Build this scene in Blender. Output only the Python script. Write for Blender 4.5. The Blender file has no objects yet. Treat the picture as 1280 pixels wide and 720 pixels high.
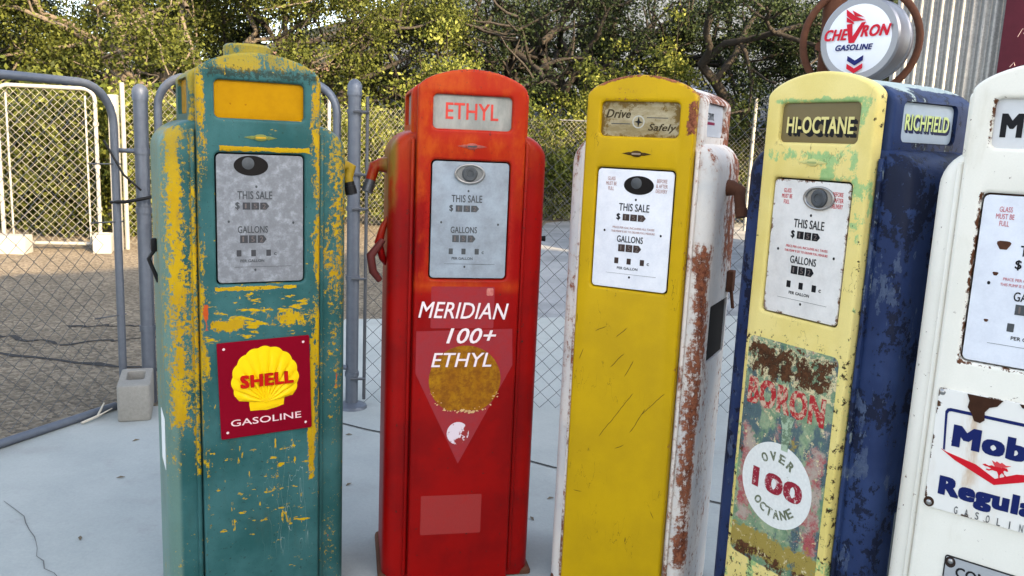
import bpy, bmesh, math, random
import numpy as np
from mathutils import Matrix, Vector
random.seed(7)
RNG = np.random.default_rng(7)
C = bpy.context.scene.collection
SC = bpy.context.scene
PI = math.pi

# ------------------------------------------------------------------ camera, sky, sun, exposure
cam = bpy.data.objects.new('camera', bpy.data.cameras.new('camera')); C.objects.link(cam)
F, PITCH, ROLL = 1040.67, 0.17310, 0.04380
cp, sp = math.cos(PITCH), math.sin(PITCH); cr, sr = math.cos(ROLL), math.sin(ROLL)
right0 = Vector((1, 0, 0)); down0 = Vector((0, -sp, -cp)); fwd = Vector((0, cp, -sp))
right = right0 * cr - down0 * sr
down = right0 * sr + down0 * cr
cam.matrix_world = Matrix(((right.x, -down.x, -fwd.x, 0), (right.y, -down.y, -fwd.y, 0), (right.z, -down.z, -fwd.z, 1.5), (0, 0, 0, 1)))
cam.data.sensor_width = 36; cam.data.lens = F / 1280 * 36
cam.data.clip_end = 2000; cam.data.clip_start = 0.05
SC.camera = cam
SUN_EL = math.radians(20)
TO_SUN = Vector((.64, -.77, 0)).normalized() * math.cos(SUN_EL) + Vector((0, 0, math.sin(SUN_EL)))
w = bpy.data.worlds.new('World'); SC.world = w; w.use_nodes = True
wn = w.node_tree
sky = wn.nodes.new('ShaderNodeTexSky'); sky.sky_type = 'NISHITA'; sky.sun_disc = False
sky.sun_elevation = SUN_EL; sky.sun_rotation = math.atan2(TO_SUN.x, TO_SUN.y)
sky.air_density = 1.0; sky.dust_density = 2.5; sky.ozone_density = 1.0
hs_ = wn.nodes.new('ShaderNodeHueSaturation'); hs_.inputs['Saturation'].default_value = .62
wn.links.new(sky.outputs[0], hs_.inputs['Color']); wn.links.new(hs_.outputs[0], wn.nodes['Background'].inputs[0]); wn.nodes['Background'].inputs[1].default_value = 0.15
sun = bpy.data.objects.new('sun', bpy.data.lights.new('sun', 'SUN')); C.objects.link(sun)
sun.data.energy = 4.2; sun.data.angle = math.radians(.5); sun.data.color = (1, .74, .44)
sun.rotation_euler = TO_SUN.to_track_quat('Z', 'Y').to_euler()
SC.view_settings.view_transform = 'Standard'; SC.view_settings.look = 'None'; SC.view_settings.gamma = 1
SC.view_settings.exposure = 2.2

# ------------------------------------------------------------------ node helper
def srgb(r, g, b):
    f = lambda c: (c / 255 / 12.92) if c <= 10 else ((c / 255 + .055) / 1.055) ** 2.4
    return (f(r), f(g), f(b), 1)
class G:
    def __init__(s, name, rough=.5, metal=0.0, spec=.16):
        s.m = bpy.data.materials.new(name); s.m.use_nodes = True
        s.t = s.m.node_tree; s.b = s.t.nodes['Principled BSDF']
        s.set('Roughness', rough); s.set('Metallic', metal); s.set('Specular IOR Level', spec)
        s._p = None
    def new(s, ty, **k):
        n = s.t.nodes.new(ty)
        for a, v in k.items(): setattr(n, a, v)
        return n
    def put(s, sock, v):
        if isinstance(v, bpy.types.NodeSocket): s.t.links.new(v, sock)
        else: sock.default_value = v
    def set(s, nm, v): s.put(s.b.inputs[nm], v)
    @property
    def p(s):
        if s._p is None:
            s._p = s.new('ShaderNodeTexCoord').outputs['Object']
            q = s.new('ShaderNodeSeparateXYZ'); s.put(q.inputs[0], s._p)
            s.x, s.y, s.z = q.outputs
        return s._p
    def M(s, op, a, b=0.0, c=0.0, clamp=False):
        n = s.new('ShaderNodeMath', operation=op, use_clamp=clamp)
        s.put(n.inputs[0], a); s.put(n.inputs[1], b); s.put(n.inputs[2], c)
        return n.outputs[0]
    def vec(s, st=(1, 1, 1), off=(0, 0, 0), rot=(0, 0, 0)):
        n = s.new('ShaderNodeMapping'); s.put(n.inputs[0], s.p)
        n.inputs['Scale'].default_value = st; n.inputs['Location'].default_value = off; n.inputs['Rotation'].default_value = rot
        return n.outputs[0]
    def noise(s, sc, det=4, rg=.6, st=(1, 1, 1), off=(0, 0, 0), rot=(0, 0, 0), dist=0):
        n = s.new('ShaderNodeTexNoise'); s.put(n.inputs['Vector'], s.vec(st, off, rot))
        n.inputs['Scale'].default_value = sc; n.inputs['Detail'].default_value = det; n.inputs['Roughness'].default_value = rg; n.inputs['Distortion'].default_value = dist
        return n.outputs['Fac']
    def vor(s, sc, st=(1, 1, 1), feature='F1', out='Distance', rand=1):
        n = s.new('ShaderNodeTexVoronoi', feature=feature); s.put(n.inputs['Vector'], s.vec(st)); n.inputs['Scale'].default_value = sc
        n.inputs['Randomness'].default_value = rand
        return n.outputs[out]
    def ss(s, v, lo, hi):
        n = s.new('ShaderNodeMapRange', interpolation_type='SMOOTHSTEP')
        s.put(n.inputs[0], v); n.inputs[1].default_value = lo; n.inputs[2].default_value = hi
        return n.outputs[0]
    def box(s, x0, x1, z0, z1, soft=.02):
        s.p
        dx = s.M('SUBTRACT', s.M('ABSOLUTE', s.M('SUBTRACT', s.x, (x0 + x1) / 2)), (x1 - x0) / 2)
        dz = s.M('SUBTRACT', s.M('ABSOLUTE', s.M('SUBTRACT', s.z, (z0 + z1) / 2)), (z1 - z0) / 2)
        return s.ss(s.M('MAXIMUM', dx, dz), soft, -soft)
    def edge(s, hx, soft):            # 1 towards |x| = hx
        s.p
        return s.ss(s.M('ABSOLUTE', s.x), hx - soft, hx)
    def chips(s, bias, n, thr=.5, sharp=.02):   # noise n plus bias over the threshold
        return s.ss(s.M('ADD', n, bias), thr - sharp, thr + sharp)
    def mix(s, f, a, b):
        n = s.new('ShaderNodeMix', data_type='RGBA')
        s.put(n.inputs['Factor'], f); s.put(n.inputs['A'], a); s.put(n.inputs['B'], b)
        return n.outputs['Result']
    def mul(s, col, v):
        n = s.new('ShaderNodeMix', data_type='RGBA', blend_type='MULTIPLY'); n.inputs['Factor'].default_value = 1
        s.put(n.inputs['A'], col)
        c = s.new('ShaderNodeCombineColor')
        for i in range(3): s.put(c.inputs[i], v)
        s.put(n.inputs['B'], c.outputs[0]); return n.outputs['Result']
    def bump(s, h, dist=.001, st=.5):
        n = s.new('ShaderNodeBump'); n.inputs['Strength'].default_value = st; n.inputs['Distance'].default_value = dist
        s.put(n.inputs['Height'], h); s.set('Normal', n.outputs[0])
    def maxm(s, *a):
        r = a[0]
        for k in a[1:]: r = s.M('MAXIMUM', r, k)
        return r
    def add(s, *a):
        r = a[0]
        for k in a[1:]: r = s.M('ADD', r, k)
        return r
    def done(s, col): s.set('Base Color', col); return s.m
def plain(name, col, rough=.5, metal=0, var=.12, sc=30, bump=0):
    g = G(name, rough, metal)
    n = g.noise(sc, 4)
    v = g.M('MULTIPLY_ADD', n, 2 * var, 1 - var)
    if bump: g.bump(n, bump, .6)
    return g.done(g.mul(col, v))

# ------------------------------------------------------------------ mesh helpers
def link(name, me, mat=None, parent=None):
    o = bpy.data.objects.new(name, me); C.objects.link(o)
    if mat is not None:
        me.materials.clear(); me.materials.append(mat)
    if parent is not None: o.parent = parent
    return o
def tag(o, label=None, cat=None, group=None, kind=None):
    if label: o['label'] = label
    if cat: o['category'] = cat
    if group: o['group'] = group
    if kind: o['kind'] = kind
    return o
def thing(name, label, cat, loc=(0, 0, 0), rz=0, group=None):
    o = bpy.data.objects.new(name, None); C.objects.link(o)
    o.location = loc; o.rotation_euler = (0, 0, rz); o.empty_display_size = .1
    return tag(o, label, cat, group)
def bmesh_of(bm, smooth=None):
    bmesh.ops.recalc_face_normals(bm, faces=bm.faces)
    me = bpy.data.meshes.new('m'); bm.to_mesh(me); bm.free()
    if smooth is not None: autosmooth(me, smooth)
    return me
def autosmooth(me, deg=35):
    bm = bmesh.new(); bm.from_mesh(me)
    lim = math.radians(deg)
    for f in bm.faces: f.smooth = True
    for e in bm.edges:
        e.smooth = not (len(e.link_faces) == 2 and e.calc_face_angle(0) > lim)
    bm.to_mesh(me); bm.free()
def from_curve(cu):
    o = bpy.data.objects.new('tmp', cu); C.objects.link(o)
    dg = bpy.context.evaluated_depsgraph_get()
    me = bpy.data.meshes.new_from_object(o.evaluated_get(dg))
    bpy.data.objects.remove(o); bpy.data.curves.remove(cu)
    return me
FRONT = Matrix(((1, 0, 0, 0), (0, 0, -1, 0), (0, 1, 0, 0), (0, 0, 0, 1)))    # 2D (x,y) -> (x, z), curve +z -> -y
def slab2d(loops, y0, depth, bevel=0.0, res=2, mat4=FRONT, smooth=40):
    """filled outline(s) in the x-z plane, front face at y0, back at y0+depth"""
    cu = bpy.data.curves.new('c', 'CURVE'); cu.dimensions = '2D'; cu.fill_mode = 'BOTH'
    cu.extrude = depth / 2 - bevel; cu.bevel_depth = bevel; cu.bevel_resolution = res; cu.offset = -bevel
    for lp in loops:
        s = cu.splines.new('POLY'); s.points.add(len(lp) - 1)
        for q, (x, z) in zip(s.points, lp): q.co = (x, z, 0, 1)
        s.use_cyclic_u = True
    me = from_curve(cu)
    me.transform(mat4); me.transform(Matrix.Translation((0, y0 + depth / 2, 0)))
    bm = bmesh.new(); bm.from_mesh(me); bmesh.ops.remove_doubles(bm, verts=bm.verts, dist=1e-5); bmesh.ops.recalc_face_normals(bm, faces=bm.faces); bm.to_mesh(me); bm.free()
    autosmooth(me, smooth)
    return me
def rrect(x0, x1, z0, z1, r=.02, n=6):
    p = []
    for cx, cz, a in ((x1 - r, z1 - r, 0), (x0 + r, z1 - r, 90), (x0 + r, z0 + r, 180), (x1 - r, z0 + r, 270)):
        for i in range(n + 1):
            t = math.radians(a + 90 * i / n); p.append((cx + r * math.cos(t), cz + r * math.sin(t)))
    return p
def ell(cx, cz, rx, rz, n=32): return [(cx + rx * math.cos(2 * PI * i / n), cz + rz * math.sin(2 * PI * i / n)) for i in range(n)]
def merge(*mes):
    bm = bmesh.new()
    for m in mes: bm.from_mesh(m); bpy.data.meshes.remove(m)
    me = bpy.data.meshes.new('m'); bm.to_mesh(me); bm.free(); return me
def text(s, x0, x1, z0, z1, y=-.001, bold=0.0, shear=0.0, depth=.0006, turn=0, space=None):
    """lettering fitted into the box x0..x1, z0..z1 (cap height of the given string)"""
    cu = bpy.data.curves.new('t', 'FONT'); cu.body = s; cu.size = 1; cu.offset = 0; cu.shear = shear; cu.extrude = .01
    cu.space_character = space or 1 + bold * 2.2
    cu.resolution_u = 3
    me = from_curve(cu)
    co = np.empty(len(me.vertices) * 3); me.vertices.foreach_get('co', co); co = co.reshape(-1, 3)
    lo, hi = co.min(0), co.max(0); H = hi[1] - lo[1]
    b = bold * 1.15                     # heavier strokes: the outline repeated a hair apart
    w0 = (hi[0] - lo[0]) + 2 * b; h0 = H + 2 * b * .6
    c, q = math.cos(turn), math.sin(turn); out = []
    sh_ = [(0, 0)] if b == 0 else [(b * i / 2, b * .6 * j) for i in (-2, -1, 0, 1, 2) for j in (-1, 0, 1)]
    for n_, (sx, sz) in enumerate(sh_):
        xs = (co[:, 0] - (lo[0] + hi[0]) / 2 + sx) / w0 * (x1 - x0)
        zs = (co[:, 1] - (lo[1] + hi[1]) / 2 + sz) / h0 * (z1 - z0)
        X = (x0 + x1) / 2 + c * xs - q * zs; Z = (z0 + z1) / 2 + q * xs + c * zs
        Y = np.where(co[:, 2] > 0, y - n_ * 6e-6, y + depth)
        m2 = me.copy(); m2.vertices.foreach_set('co', np.stack([X, Y, Z], 1).ravel()); m2.update(); out.append(m2)
    bpy.data.meshes.remove(me)
    return merge(*out)
def boxm(x0, x1, y0, y1, z0, z1, bev=0.0, seg=2):
    bm = bmesh.new(); bmesh.ops.create_cube(bm, size=1)
    for v in bm.verts:
        v.co = Vector(((x0 + x1) / 2 + v.co.x * (x1 - x0), (y0 + y1) / 2 + v.co.y * (y1 - y0), (z0 + z1) / 2 + v.co.z * (z1 - z0)))
    if bev: bmesh.ops.bevel(bm, geom=bm.edges[:], offset=bev, segments=seg, affect='EDGES', profile=.5)
    return bmesh_of(bm, 50)
def tubem(pts, rad, n=10, caps=True, smooth=True):
    """round bar through points; rad a number or one per point"""
    pts = [Vector(p) for p in pts]; k = len(pts)
    rad = [rad] * k if isinstance(rad, (int, float)) else rad
    bm = bmesh.new(); rings = []
    ref = None
    for i in range(k):
        d = (pts[min(i + 1, k - 1)] - pts[max(i - 1, 0)]).normalized()
        if ref is None: ref = d.orthogonal().normalized()
        u = (ref - d * ref.dot(d)).normalized(); ref = u; v = d.cross(u)
        rings.append([bm.verts.new(pts[i] + (u * math.cos(2 * PI * j / n) + v * math.sin(2 * PI * j / n)) * rad[i]) for j in range(n)])
    for a, b in zip(rings, rings[1:]):
        for j in range(n): bm.faces.new((a[j], a[(j + 1) % n], b[(j + 1) % n], b[j]))
    if caps: bm.faces.new(rings[0]); bm.faces.new(rings[-1])
    return bmesh_of(bm, 50 if smooth else None)
def lathe(prof, origin, axis, n=40):
    """prof: (radius, distance along axis)"""
    ax = Vector(axis).normalized(); u = ax.orthogonal().normalized(); v = ax.cross(u); o = Vector(origin)
    bm = bmesh.new(); rings = []
    for r, h in prof:
        rings.append([bm.verts.new(o + ax * h + (u * math.cos(2 * PI * j / n) + v * math.sin(2 * PI * j / n)) * max(r, 1e-4)) for j in range(n)])
    for a, b in zip(rings, rings[1:]):
        for j in range(n): bm.faces.new((a[j], a[(j + 1) % n], b[(j + 1) % n], b[j]))
    bm.faces.new(rings[0]); bm.faces.new(rings[-1])
    return bmesh_of(bm, 40)
def raw(name, V, Fq, mat, parent=None, smooth=False):
    me = bpy.data.meshes.new(name)
    V = np.asarray(V, dtype=np.float32); Fq = np.asarray(Fq, dtype=np.int32); k = Fq.shape[1]
    me.vertices.add(len(V)); me.vertices.foreach_set('co', V.ravel())
    me.loops.add(Fq.size); me.loops.foreach_set('vertex_index', Fq.ravel())
    me.polygons.add(len(Fq)); me.polygons.foreach_set('loop_start', np.arange(0, Fq.size, k, dtype=np.int32)); me.polygons.foreach_set('loop_total', np.full(len(Fq), k, dtype=np.int32))
    if smooth: me.polygons.foreach_set('use_smooth', np.ones(len(Fq), dtype=bool))
    me.update(calc_edges=True); me.validate()
    return link(name, me, mat, parent)
def cut(me, cutter):
    a = bpy.data.objects.new('a', me); b = bpy.data.objects.new('b', cutter); C.objects.link(a); C.objects.link(b)
    md = a.modifiers.new('x', 'BOOLEAN'); md.object = b; md.operation = 'DIFFERENCE'; md.solver = 'EXACT'
    dg = bpy.context.evaluated_depsgraph_get()
    r = bpy.data.meshes.new_from_object(a.evaluated_get(dg))
    bpy.data.objects.remove(a); bpy.data.objects.remove(b); bpy.data.meshes.remove(me); bpy.data.meshes.remove(cutter)
    autosmooth(r, 35); return r

# ------------------------------------------------------------------ ground
def flat(name, poly, z, mat, thick=0.0):
    bm = bmesh.new(); vs = [bm.verts.new((x, y, z)) for x, y in poly]; f = bm.faces.new(vs)
    if f.normal.z < 0: f.normal_flip()
    if thick:
        r = bmesh.ops.extrude_face_region(bm, geom=[f])
        for v in r['geom']:
            if isinstance(v, bmesh.types.BMVert): v.co.z -= thick
    return tag(link(name, bmesh_of(bm), mat), kind='structure')
g = G('gravel', .95, spec=.2)
n1 = g.noise(55, 5, .75); n2 = g.noise(1.3, 3); v1 = g.vor(42, out='Color')
q = g.new('ShaderNodeSeparateColor'); g.put(q.inputs[0], v1)
spk = q.outputs[0]
col = g.mix(spk, (.095, .085, .072, 1), (.315, .27, .205, 1))
col = g.mix(g.ss(n1, .4, .75), col, (.20, .155, .105, 1))
col = g.mul(col, g.M('MULTIPLY_ADD', n2, .8, .6))
vd = g.vor(42); g.bump(g.add(vd, n1), .02, 1.0)
GRAVEL = g.done(col)
flat('gravel_ground', [(-300, -300), (300, -300), (300, 300), (-300, 300)], 0, GRAVEL)
g = G('slab_concrete', .85, spec=.3)
n = g.noise(1.6, 6, .65); n2 = g.noise(90, 3, .7); st = g.noise(5, 5, .7)
c = g.mix(g.ss(n, .3, .7), (.31, .335, .325, 1), (.37, .39, .375, 1))
c = g.mix(g.M('MULTIPLY', g.ss(st, .6, .72), .3), c, (.26, .26, .25, 1))
sp = g.ss(g.noise(38, 4, .8), .70, .74); c = g.mix(g.M('MULTIPLY', sp, .35), c, (.14, .135, .12, 1)); dr = g.ss(g.noise(2.4, 4, .6, (1, 1, 1), (3, 8, 1)), .56, .72); c = g.mix(g.M('MULTIPLY', dr, .28), c, (.23, .225, .205, 1))
c = g.mul(c, g.M('MULTIPLY_ADD', n2, .26, .87)); g.bump(n2, .0015, .5)
CONC = g.done(c)
flat('concrete_slab', [(-3.6, .3), (-2.33, 3.50), (-2.06, 4.20), (-1.40, 4.42), (-1.34, 6.6), (.45, 7.05), (5, 8.2), (6, -3.5), (-4, -3.5)], .03, CONC, .06)
g = G('old_asphalt', .9, spec=.25)
n = g.noise(.8, 6, .7); n2 = g.noise(120, 3)
c = g.mix(g.ss(n, .35, .65), (.19, .20, .21, 1), (.30, .31, .32, 1)); c = g.mul(c, g.M('MULTIPLY_ADD', n2, .4, .8)); g.bump(n2, .003, .5)
flat('driveway', [(-.45, 6.9), (.45, 7.09), (6, 8.45), (14, 17), (4, 21), (.6, 15.9)], .012, g.done(c))
DARK = plain('joint_dark', (.05, .05, .05, 1), .9)
def strip(pts, wid, z, name, mat, label=None):
    bm = bmesh.new(); a = []
    for i, p in enumerate(pts):
        d = Vector(pts[min(i + 1, len(pts) - 1)]) - Vector(pts[max(i - 1, 0)]); n = Vector((-d.y, d.x)).normalized() * (wid[i] if isinstance(wid, list) else wid) / 2
        a.append((bm.verts.new((p[0] + n.x, p[1] + n.y, z)), bm.verts.new((p[0] - n.x, p[1] - n.y, z))))
    for u, v in zip(a, a[1:]): bm.faces.new((u[0], u[1], v[1], v[0]))
    return tag(link(name, bmesh_of(bm), mat), kind='structure')
strip([(-1.36, 4.34), (-.86, 4.12), (-.70, 4.035), (.10, 3.72), (.222, 3.647), (2.5, 2.6)], .012, .034, 'slab_joint', DARK)
cr_pts = [(-1.95, 3.05), (-1.80, 2.93)]
x, y = -1.80, 2.93
for i in range(14):
    x += .042 + random.uniform(-.015, .015); y += -.04 + random.uniform(-.018, .018); cr_pts.append((x, y))
strip(cr_pts, [.0015 + .0035 * random.random() for _ in cr_pts], .034, 'slab_crack', plain('crack_grey', (.13, .13, .13, 1), .9))
TAR = plain('tar_seam', (.035, .035, .036, 1), .9, var=.4, sc=14)
for k, (a, b, wd) in enumerate([((-3.9, 5.35), (-1.9, 4.95), .07), ((-3.3, 6.05), (-2.5, 6.3), .06), ((-4.2, 5.9), (-3.1, 5.55), .04), ((-3.05, 5.55), (-2.3, 6.0), .035)]):
    pts = [(a[0] + (b[0] - a[0]) * t / 14 + random.uniform(-.02, .02), a[1] + (b[1] - a[1]) * t / 14 + random.uniform(-.045, .045)) for t in range(15)]
    strip(pts, [wd * random.uniform(.35, 1.25) for _ in pts], .004, 'ground_crack', TAR)

# hills behind the trees
g = G('dry_hillside', 1, spec=.1)
n = g.noise(.35, 6, .7); n2 = g.noise(2.5, 5, .7)
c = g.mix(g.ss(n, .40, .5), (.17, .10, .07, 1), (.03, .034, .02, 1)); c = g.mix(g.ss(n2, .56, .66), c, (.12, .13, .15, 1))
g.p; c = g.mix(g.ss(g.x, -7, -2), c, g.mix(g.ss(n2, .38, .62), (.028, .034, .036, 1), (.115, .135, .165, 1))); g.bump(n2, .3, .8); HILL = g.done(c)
nx, ny = 70, 30
V = []; Fq = []
for j in range(ny):
    for i in range(nx):
        X = -60 + 120 * i / (nx - 1); Y = 19 + 60 * j / (ny - 1)
        X2 = X * (1 + j * .02)
        h = 13.0 * (1 - math.exp(-max(0, Y - 20) / 18)) * (.75 + .35 * math.sin(X * .13 + 1)) + .5 * math.sin(X * .5) * math.cos(Y * .4) * min(1, j / 4) - .3
        V.append((X2, Y, h))
for j in range(ny - 1):
    for i in range(nx - 1): Fq.append((j * nx + i, j * nx + i + 1, (j + 1) * nx + i + 1, (j + 1) * nx + i))
tag(raw('hills', V, Fq, HILL, smooth=True), kind='structure')

# ------------------------------------------------------------------ unseen building behind the viewpoint, roof line shaped to cast shade over the pumps
g = G('shade_building_boards', .85); wv = g.M('FRACT', g.M('MULTIPLY', (g.p, g.x)[1], 5))
c = g.mul(g.mix(g.noise(3, 4, st=(6, 6, 1)), (.42, .40, .36, 1), (.55, .53, .49, 1)), g.M('SUBTRACT', 1, g.M('MULTIPLY', g.ss(wv, .95, .99), .5)))
SHADE_WALL = g.done(c); ROOF = plain('grey_roof', (.22, .2, .19, 1), .6, .3)
bt = thing('shade_building', 'unseen gabled building behind the viewpoint, shaped to cast shade over the pumps', 'shade_building', (0, -4, 0))
link('wall', slab2d([[(1.2, 0), (19, 0), (19, 5.8), (13, 7.4), (1.2, 4.5)]], -10, 10), SHADE_WALL, bt)
for (a, b) in (((.9, 4.43), (13, 7.42)), ((19.4, 5.7), (13, 7.42))):
    link('roof', slab2d([[a, b, (b[0], b[1] + .2), (a[0], a[1] + .2)]], -10.3, 10.4), ROOF, bt)

# ------------------------------------------------------------------ corrugated shed at the right
g = G('galvanised_sheet', .5, .35)
n = g.noise(6, 5, .7); n2 = g.vor(60, out='Color'); q = g.new('ShaderNodeSeparateColor'); g.put(q.inputs[0], n2)
c = g.mix(n, (.26, .255, .24, 1), (.38, .37, .34, 1)); c = g.mul(c, g.M('MULTIPLY_ADD', q.outputs[0], .25, .82))
ru = g.noise(2.2, 6, .75, (1, 1, .35)); c = g.mix(g.M('MULTIPLY', g.ss(ru, .62, .74), .6), c, (.22, .12, .07, 1))
g.set('Roughness', g.M('MULTIPLY_ADD', n, .25, .33)); GALV = g.done(c)
sh = thing('corrugated_shed', 'corrugated galvanised metal shed behind the pale yellow and blue pump', 'shed', (3.63, 8.5, 0), math.atan2(-.66, .75))
def corr(L, H, pitch=.092, amp=.020, zb=0.0):
    k = int(L / pitch * 10); bm = bmesh.new(); prev = None
    for i in range(k + 1):
        x = L * i / k; y = amp * math.cos(2 * PI * x / pitch)
        cur = (bm.verts.new((x, y, zb)), bm.verts.new((x, y, zb + H)))
        if prev: bm.faces.new((prev[0], cur[0], cur[1], prev[1])).smooth = True
        prev = cur
    r = bmesh.ops.extrude_face_region(bm, geom=bm.faces[:])
    for v in r['geom']:
        if isinstance(v, bmesh.types.BMVert): v.co.y += .004
    bmesh.ops.recalc_face_normals(bm, faces=bm.faces)
    me = bpy.data.meshes.new('m'); bm.to_mesh(me); bm.free(); return me
link('wall', corr(4.6, 4.0), GALV, sh)
w2 = corr(4, 4.0); w2.transform(Matrix.Rotation(PI / 2, 4, 'Z')); w2.transform(Matrix.Translation((.03, .03, 0))); link('wall', w2, GALV, sh)
link('roof', boxm(-.2, 4.8, -.25, 4.2, 4.02, 4.1, .01), ROOF, sh)
g = G('maroon_paint', .45); n = g.noise(7, 6, .7)
MAROON = g.done(g.mix(g.chips(-.16, g.noise(28, 6, .8), .6), g.mul((.085, .012, .022, 1), g.M('MULTIPLY_ADD', n, .7, .65)), (.3, .24, .24, 1)))
mp = tag(link('maroon_board', slab2d([rrect(.96, 3.3, .9, 3.7, .01)], -.06, .04, .003), MAROON), 'dark maroon painted board with scratched marks on the corrugated wall', 'board')
mp.location = sh.location; mp.rotation_euler = sh.rotation_euler
SCR = plain('scratch_pale', (.42, .33, .35, 1), .8)
ss_ = []
for (x0, z0, pts) in ((1.09, 2.62, [(0, 0), (.03, .07), (.07, .05), (.04, .03), (.08, .0)]), (1.17, 2.63, [(0, 0), (.02, .06), (.05, .07)]), (1.26, 2.62, [(.04, .06), (0, .03), (.03, 0), (.05, .02)]), (1.22, 2.50, [(0, 0), (.02, .05), (.05, .02), (0, 0)]), (1.06, 2.36, [(0, 0), (.03, .04), (.04, .01)])):
    link('scratch_mark', tubem([(x0 + a, -.061, z0 + b) for a, b in pts], .0025, 5), SCR, mp)

# ------------------------------------------------------------------ fences and gates
g = G('galvanised_pipe', .5, .55); n = g.noise(25, 5, .7)
PIPE = g.done(g.mix(n, (.10, .115, .145, 1), (.175, .195, .23, 1)))
g = G('galvanised_wire', .5, .5); WIRE = g.done(g.mix(g.noise(3, 3), (.07, .075, .085, 1), (.14, .145, .155, 1)))
g = G('pale_wire', .55, .2); PWIRE = g.done(g.mix(g.noise(3, 3), (.24, .235, .21, 1), (.34, .33, .30, 1)))
g = G('white_pipe', .5, .1); PPIPE = g.done(g.mix(g.noise(8, 5), (.20, .20, .19, 1), (.30, .30, .285, 1)))
BLACK = plain('black_rubber', (.012, .012, .013, 1), .5)
def chain_link(name, p0, p1, z0, z1, mat, parent, half=.044, r=.0021):
    p0 = np.array(p0, float); p1 = np.array(p1, float); L = np.linalg.norm(p1 - p0); d = (p1 - p0) / L; nrm = np.array([-d[1], d[0]])
    ni = int(L / half); nj = int((z1 - z0) / half)
    I, J = np.meshgrid(np.arange(ni), np.arange(nj + 1), indexing='ij')
    side = (I + J) % 2
    u = (I + side) * half + RNG.normal(0, .0012, I.shape); z = z0 + J * half; off = np.where(side == 0, 1, -1) * r * .9
    base = np.stack([p0[0] + d[0] * u + nrm[0] * off, p0[1] + d[1] * u + nrm[1] * off, z], -1)
    ring = []
    for k in range(3):
        a = 2 * PI * k / 3
        ring.append(base + np.array([d[0] * math.cos(a) + nrm[0] * math.sin(a), d[1] * math.cos(a) + nrm[1] * math.sin(a), .0]) * r)
    V = np.stack(ring, 2).reshape(-1, 3)
    idx = (np.arange(ni)[:, None] * (nj + 1) + np.arange(nj)[None, :]).ravel()
    Fs = []
    for k in range(3):
        k2 = (k + 1) % 3
        Fs.append(np.stack([idx * 3 + k, idx * 3 + k2, (idx + 1) * 3 + k2, (idx + 1) * 3 + k], 1))
    return raw(name, V, np.concatenate(Fs), mat, parent)
def gate_frame(A, B, z0, z1, rad=.16, left=True, rightc=True):
    A = Vector((*A, 0)); B = Vector((*B, 0)); d = (B - A).normalized(); L = (B - A).length
    p = []
    def P(u, z): v = A + d * u; return (v.x, v.y, z)
    p.append(P(0, z0))
    if left: p += [P(rad - rad * math.cos(t), z1 - rad + rad * math.sin(t)) for t in np.linspace(0, PI / 2, 8)]
    else: p += [P(0, z1)]
    if rightc: p += [P(L - rad + rad * math.sin(t), z1 - rad + rad * math.cos(t)) for t in np.linspace(0, PI / 2, 8)]
    else: p += [P(L, z1)]
    p.append(P(L, z0))
    return p
# near fence
A, B, D = (-2.02, 4.42), (-.853, 4.39), (-.80, 4.39)
def post(name, x, y, h, r, label, mat=PIPE):
    t = thing(name, label, 'fence post', (x, y, 0))
    link('pole', tubem([(0, 0, 0), (0, 0, h)], r, 16), mat, t)
    link('cap', lathe([(r * 1.12, h - .05), (r * 1.12, h), (r * .85, h + .022), (r * .3, h + .035)], (0, 0, 0), (0, 0, 1), 16), mat, t)
    return t
t = post('fence_post', B[0], B[1], 1.75, .034, 'thick grey galvanised post between the teal pump and the red pump')
for z in (.22, .75, 1.12, 1.30, 1.62): link('clamp_band', lathe([(.039, z - .012), (.039, z + .012)], (0, 0, 0), (0, 0, 1), 16), PIPE, t)
for z in (.26, 1.30): link('hinge', tubem([(-.10, 0, z), (-.02, -.03, z)], .014, 8), PIPE, t)
link('base_collar', lathe([(.085, .03), (.08, .045), (.045, .06)], (0, 0, 0), (0, 0, 1), 16), PIPE, t)
t = post('fence_post', A[0] + .045, A[1], 1.68, .036, 'grey galvanised gate post just left of the teal pump')
for z in (.42, 1.06, 1.37): link('clamp_band', lathe([(.041, z - .015), (.041, z + .015)], (0, 0, 0), (0, 0, 1), 16), PIPE, t)
link('latch_arm', tubem([(-.14, -.02, 1.37), (0, -.02, 1.37)], .012, 8), PIPE, t)
# open gate leaf at left, swung towards the viewpoint
gt = thing('chain_link_gate', 'dark grey pipe gate leaf with chain link standing open at the left edge', 'gate', (0, 0, 0))
ga, gb = (-2.9, 2.35), (-2.09, 4.36)
link('frame', tubem(gate_frame(gb, (-2.43, 3.5), .02, 1.70, .2, True, False)[:-1] + [(-2.9, 2.35, 1.71)], .021, 10), PIPE, gt)
link('bottom_rail', tubem([(-2.9, 2.0, .05), (-2.33, 3.50, .05), (-2.05, 4.18, .05)], .021, 10), PIPE, gt)
chain_link('wire_mesh', (-2.9, 2.35), (-2.12, 4.28), .05, 1.66, WIRE, gt)
for z in (.5, 1.0, 1.30): link('tie', tubem([(-2.07, 4.38, z), (-2.16, 4.22, z + .002)], .004, 6), WIRE, gt)
# closed gate leaf behind the teal pump
gt = thing('chain_link_gate', 'closed grey chain link gate leaf half hidden behind the teal pump', 'gate', (0, 0, 0))
link('frame', tubem(gate_frame((-1.885, 4.42), (-.945, 4.40), .06, 1.76, .16), .021, 10), PIPE, gt)
link('bottom_rail', tubem([(-1.885, 4.42, .08), (-.945, 4.40, .08)], .019, 10), PIPE, gt)
chain_link('wire_mesh', (-1.87, 4.42), (-.96, 4.40), .08, 1.74, WIRE, gt)
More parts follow.
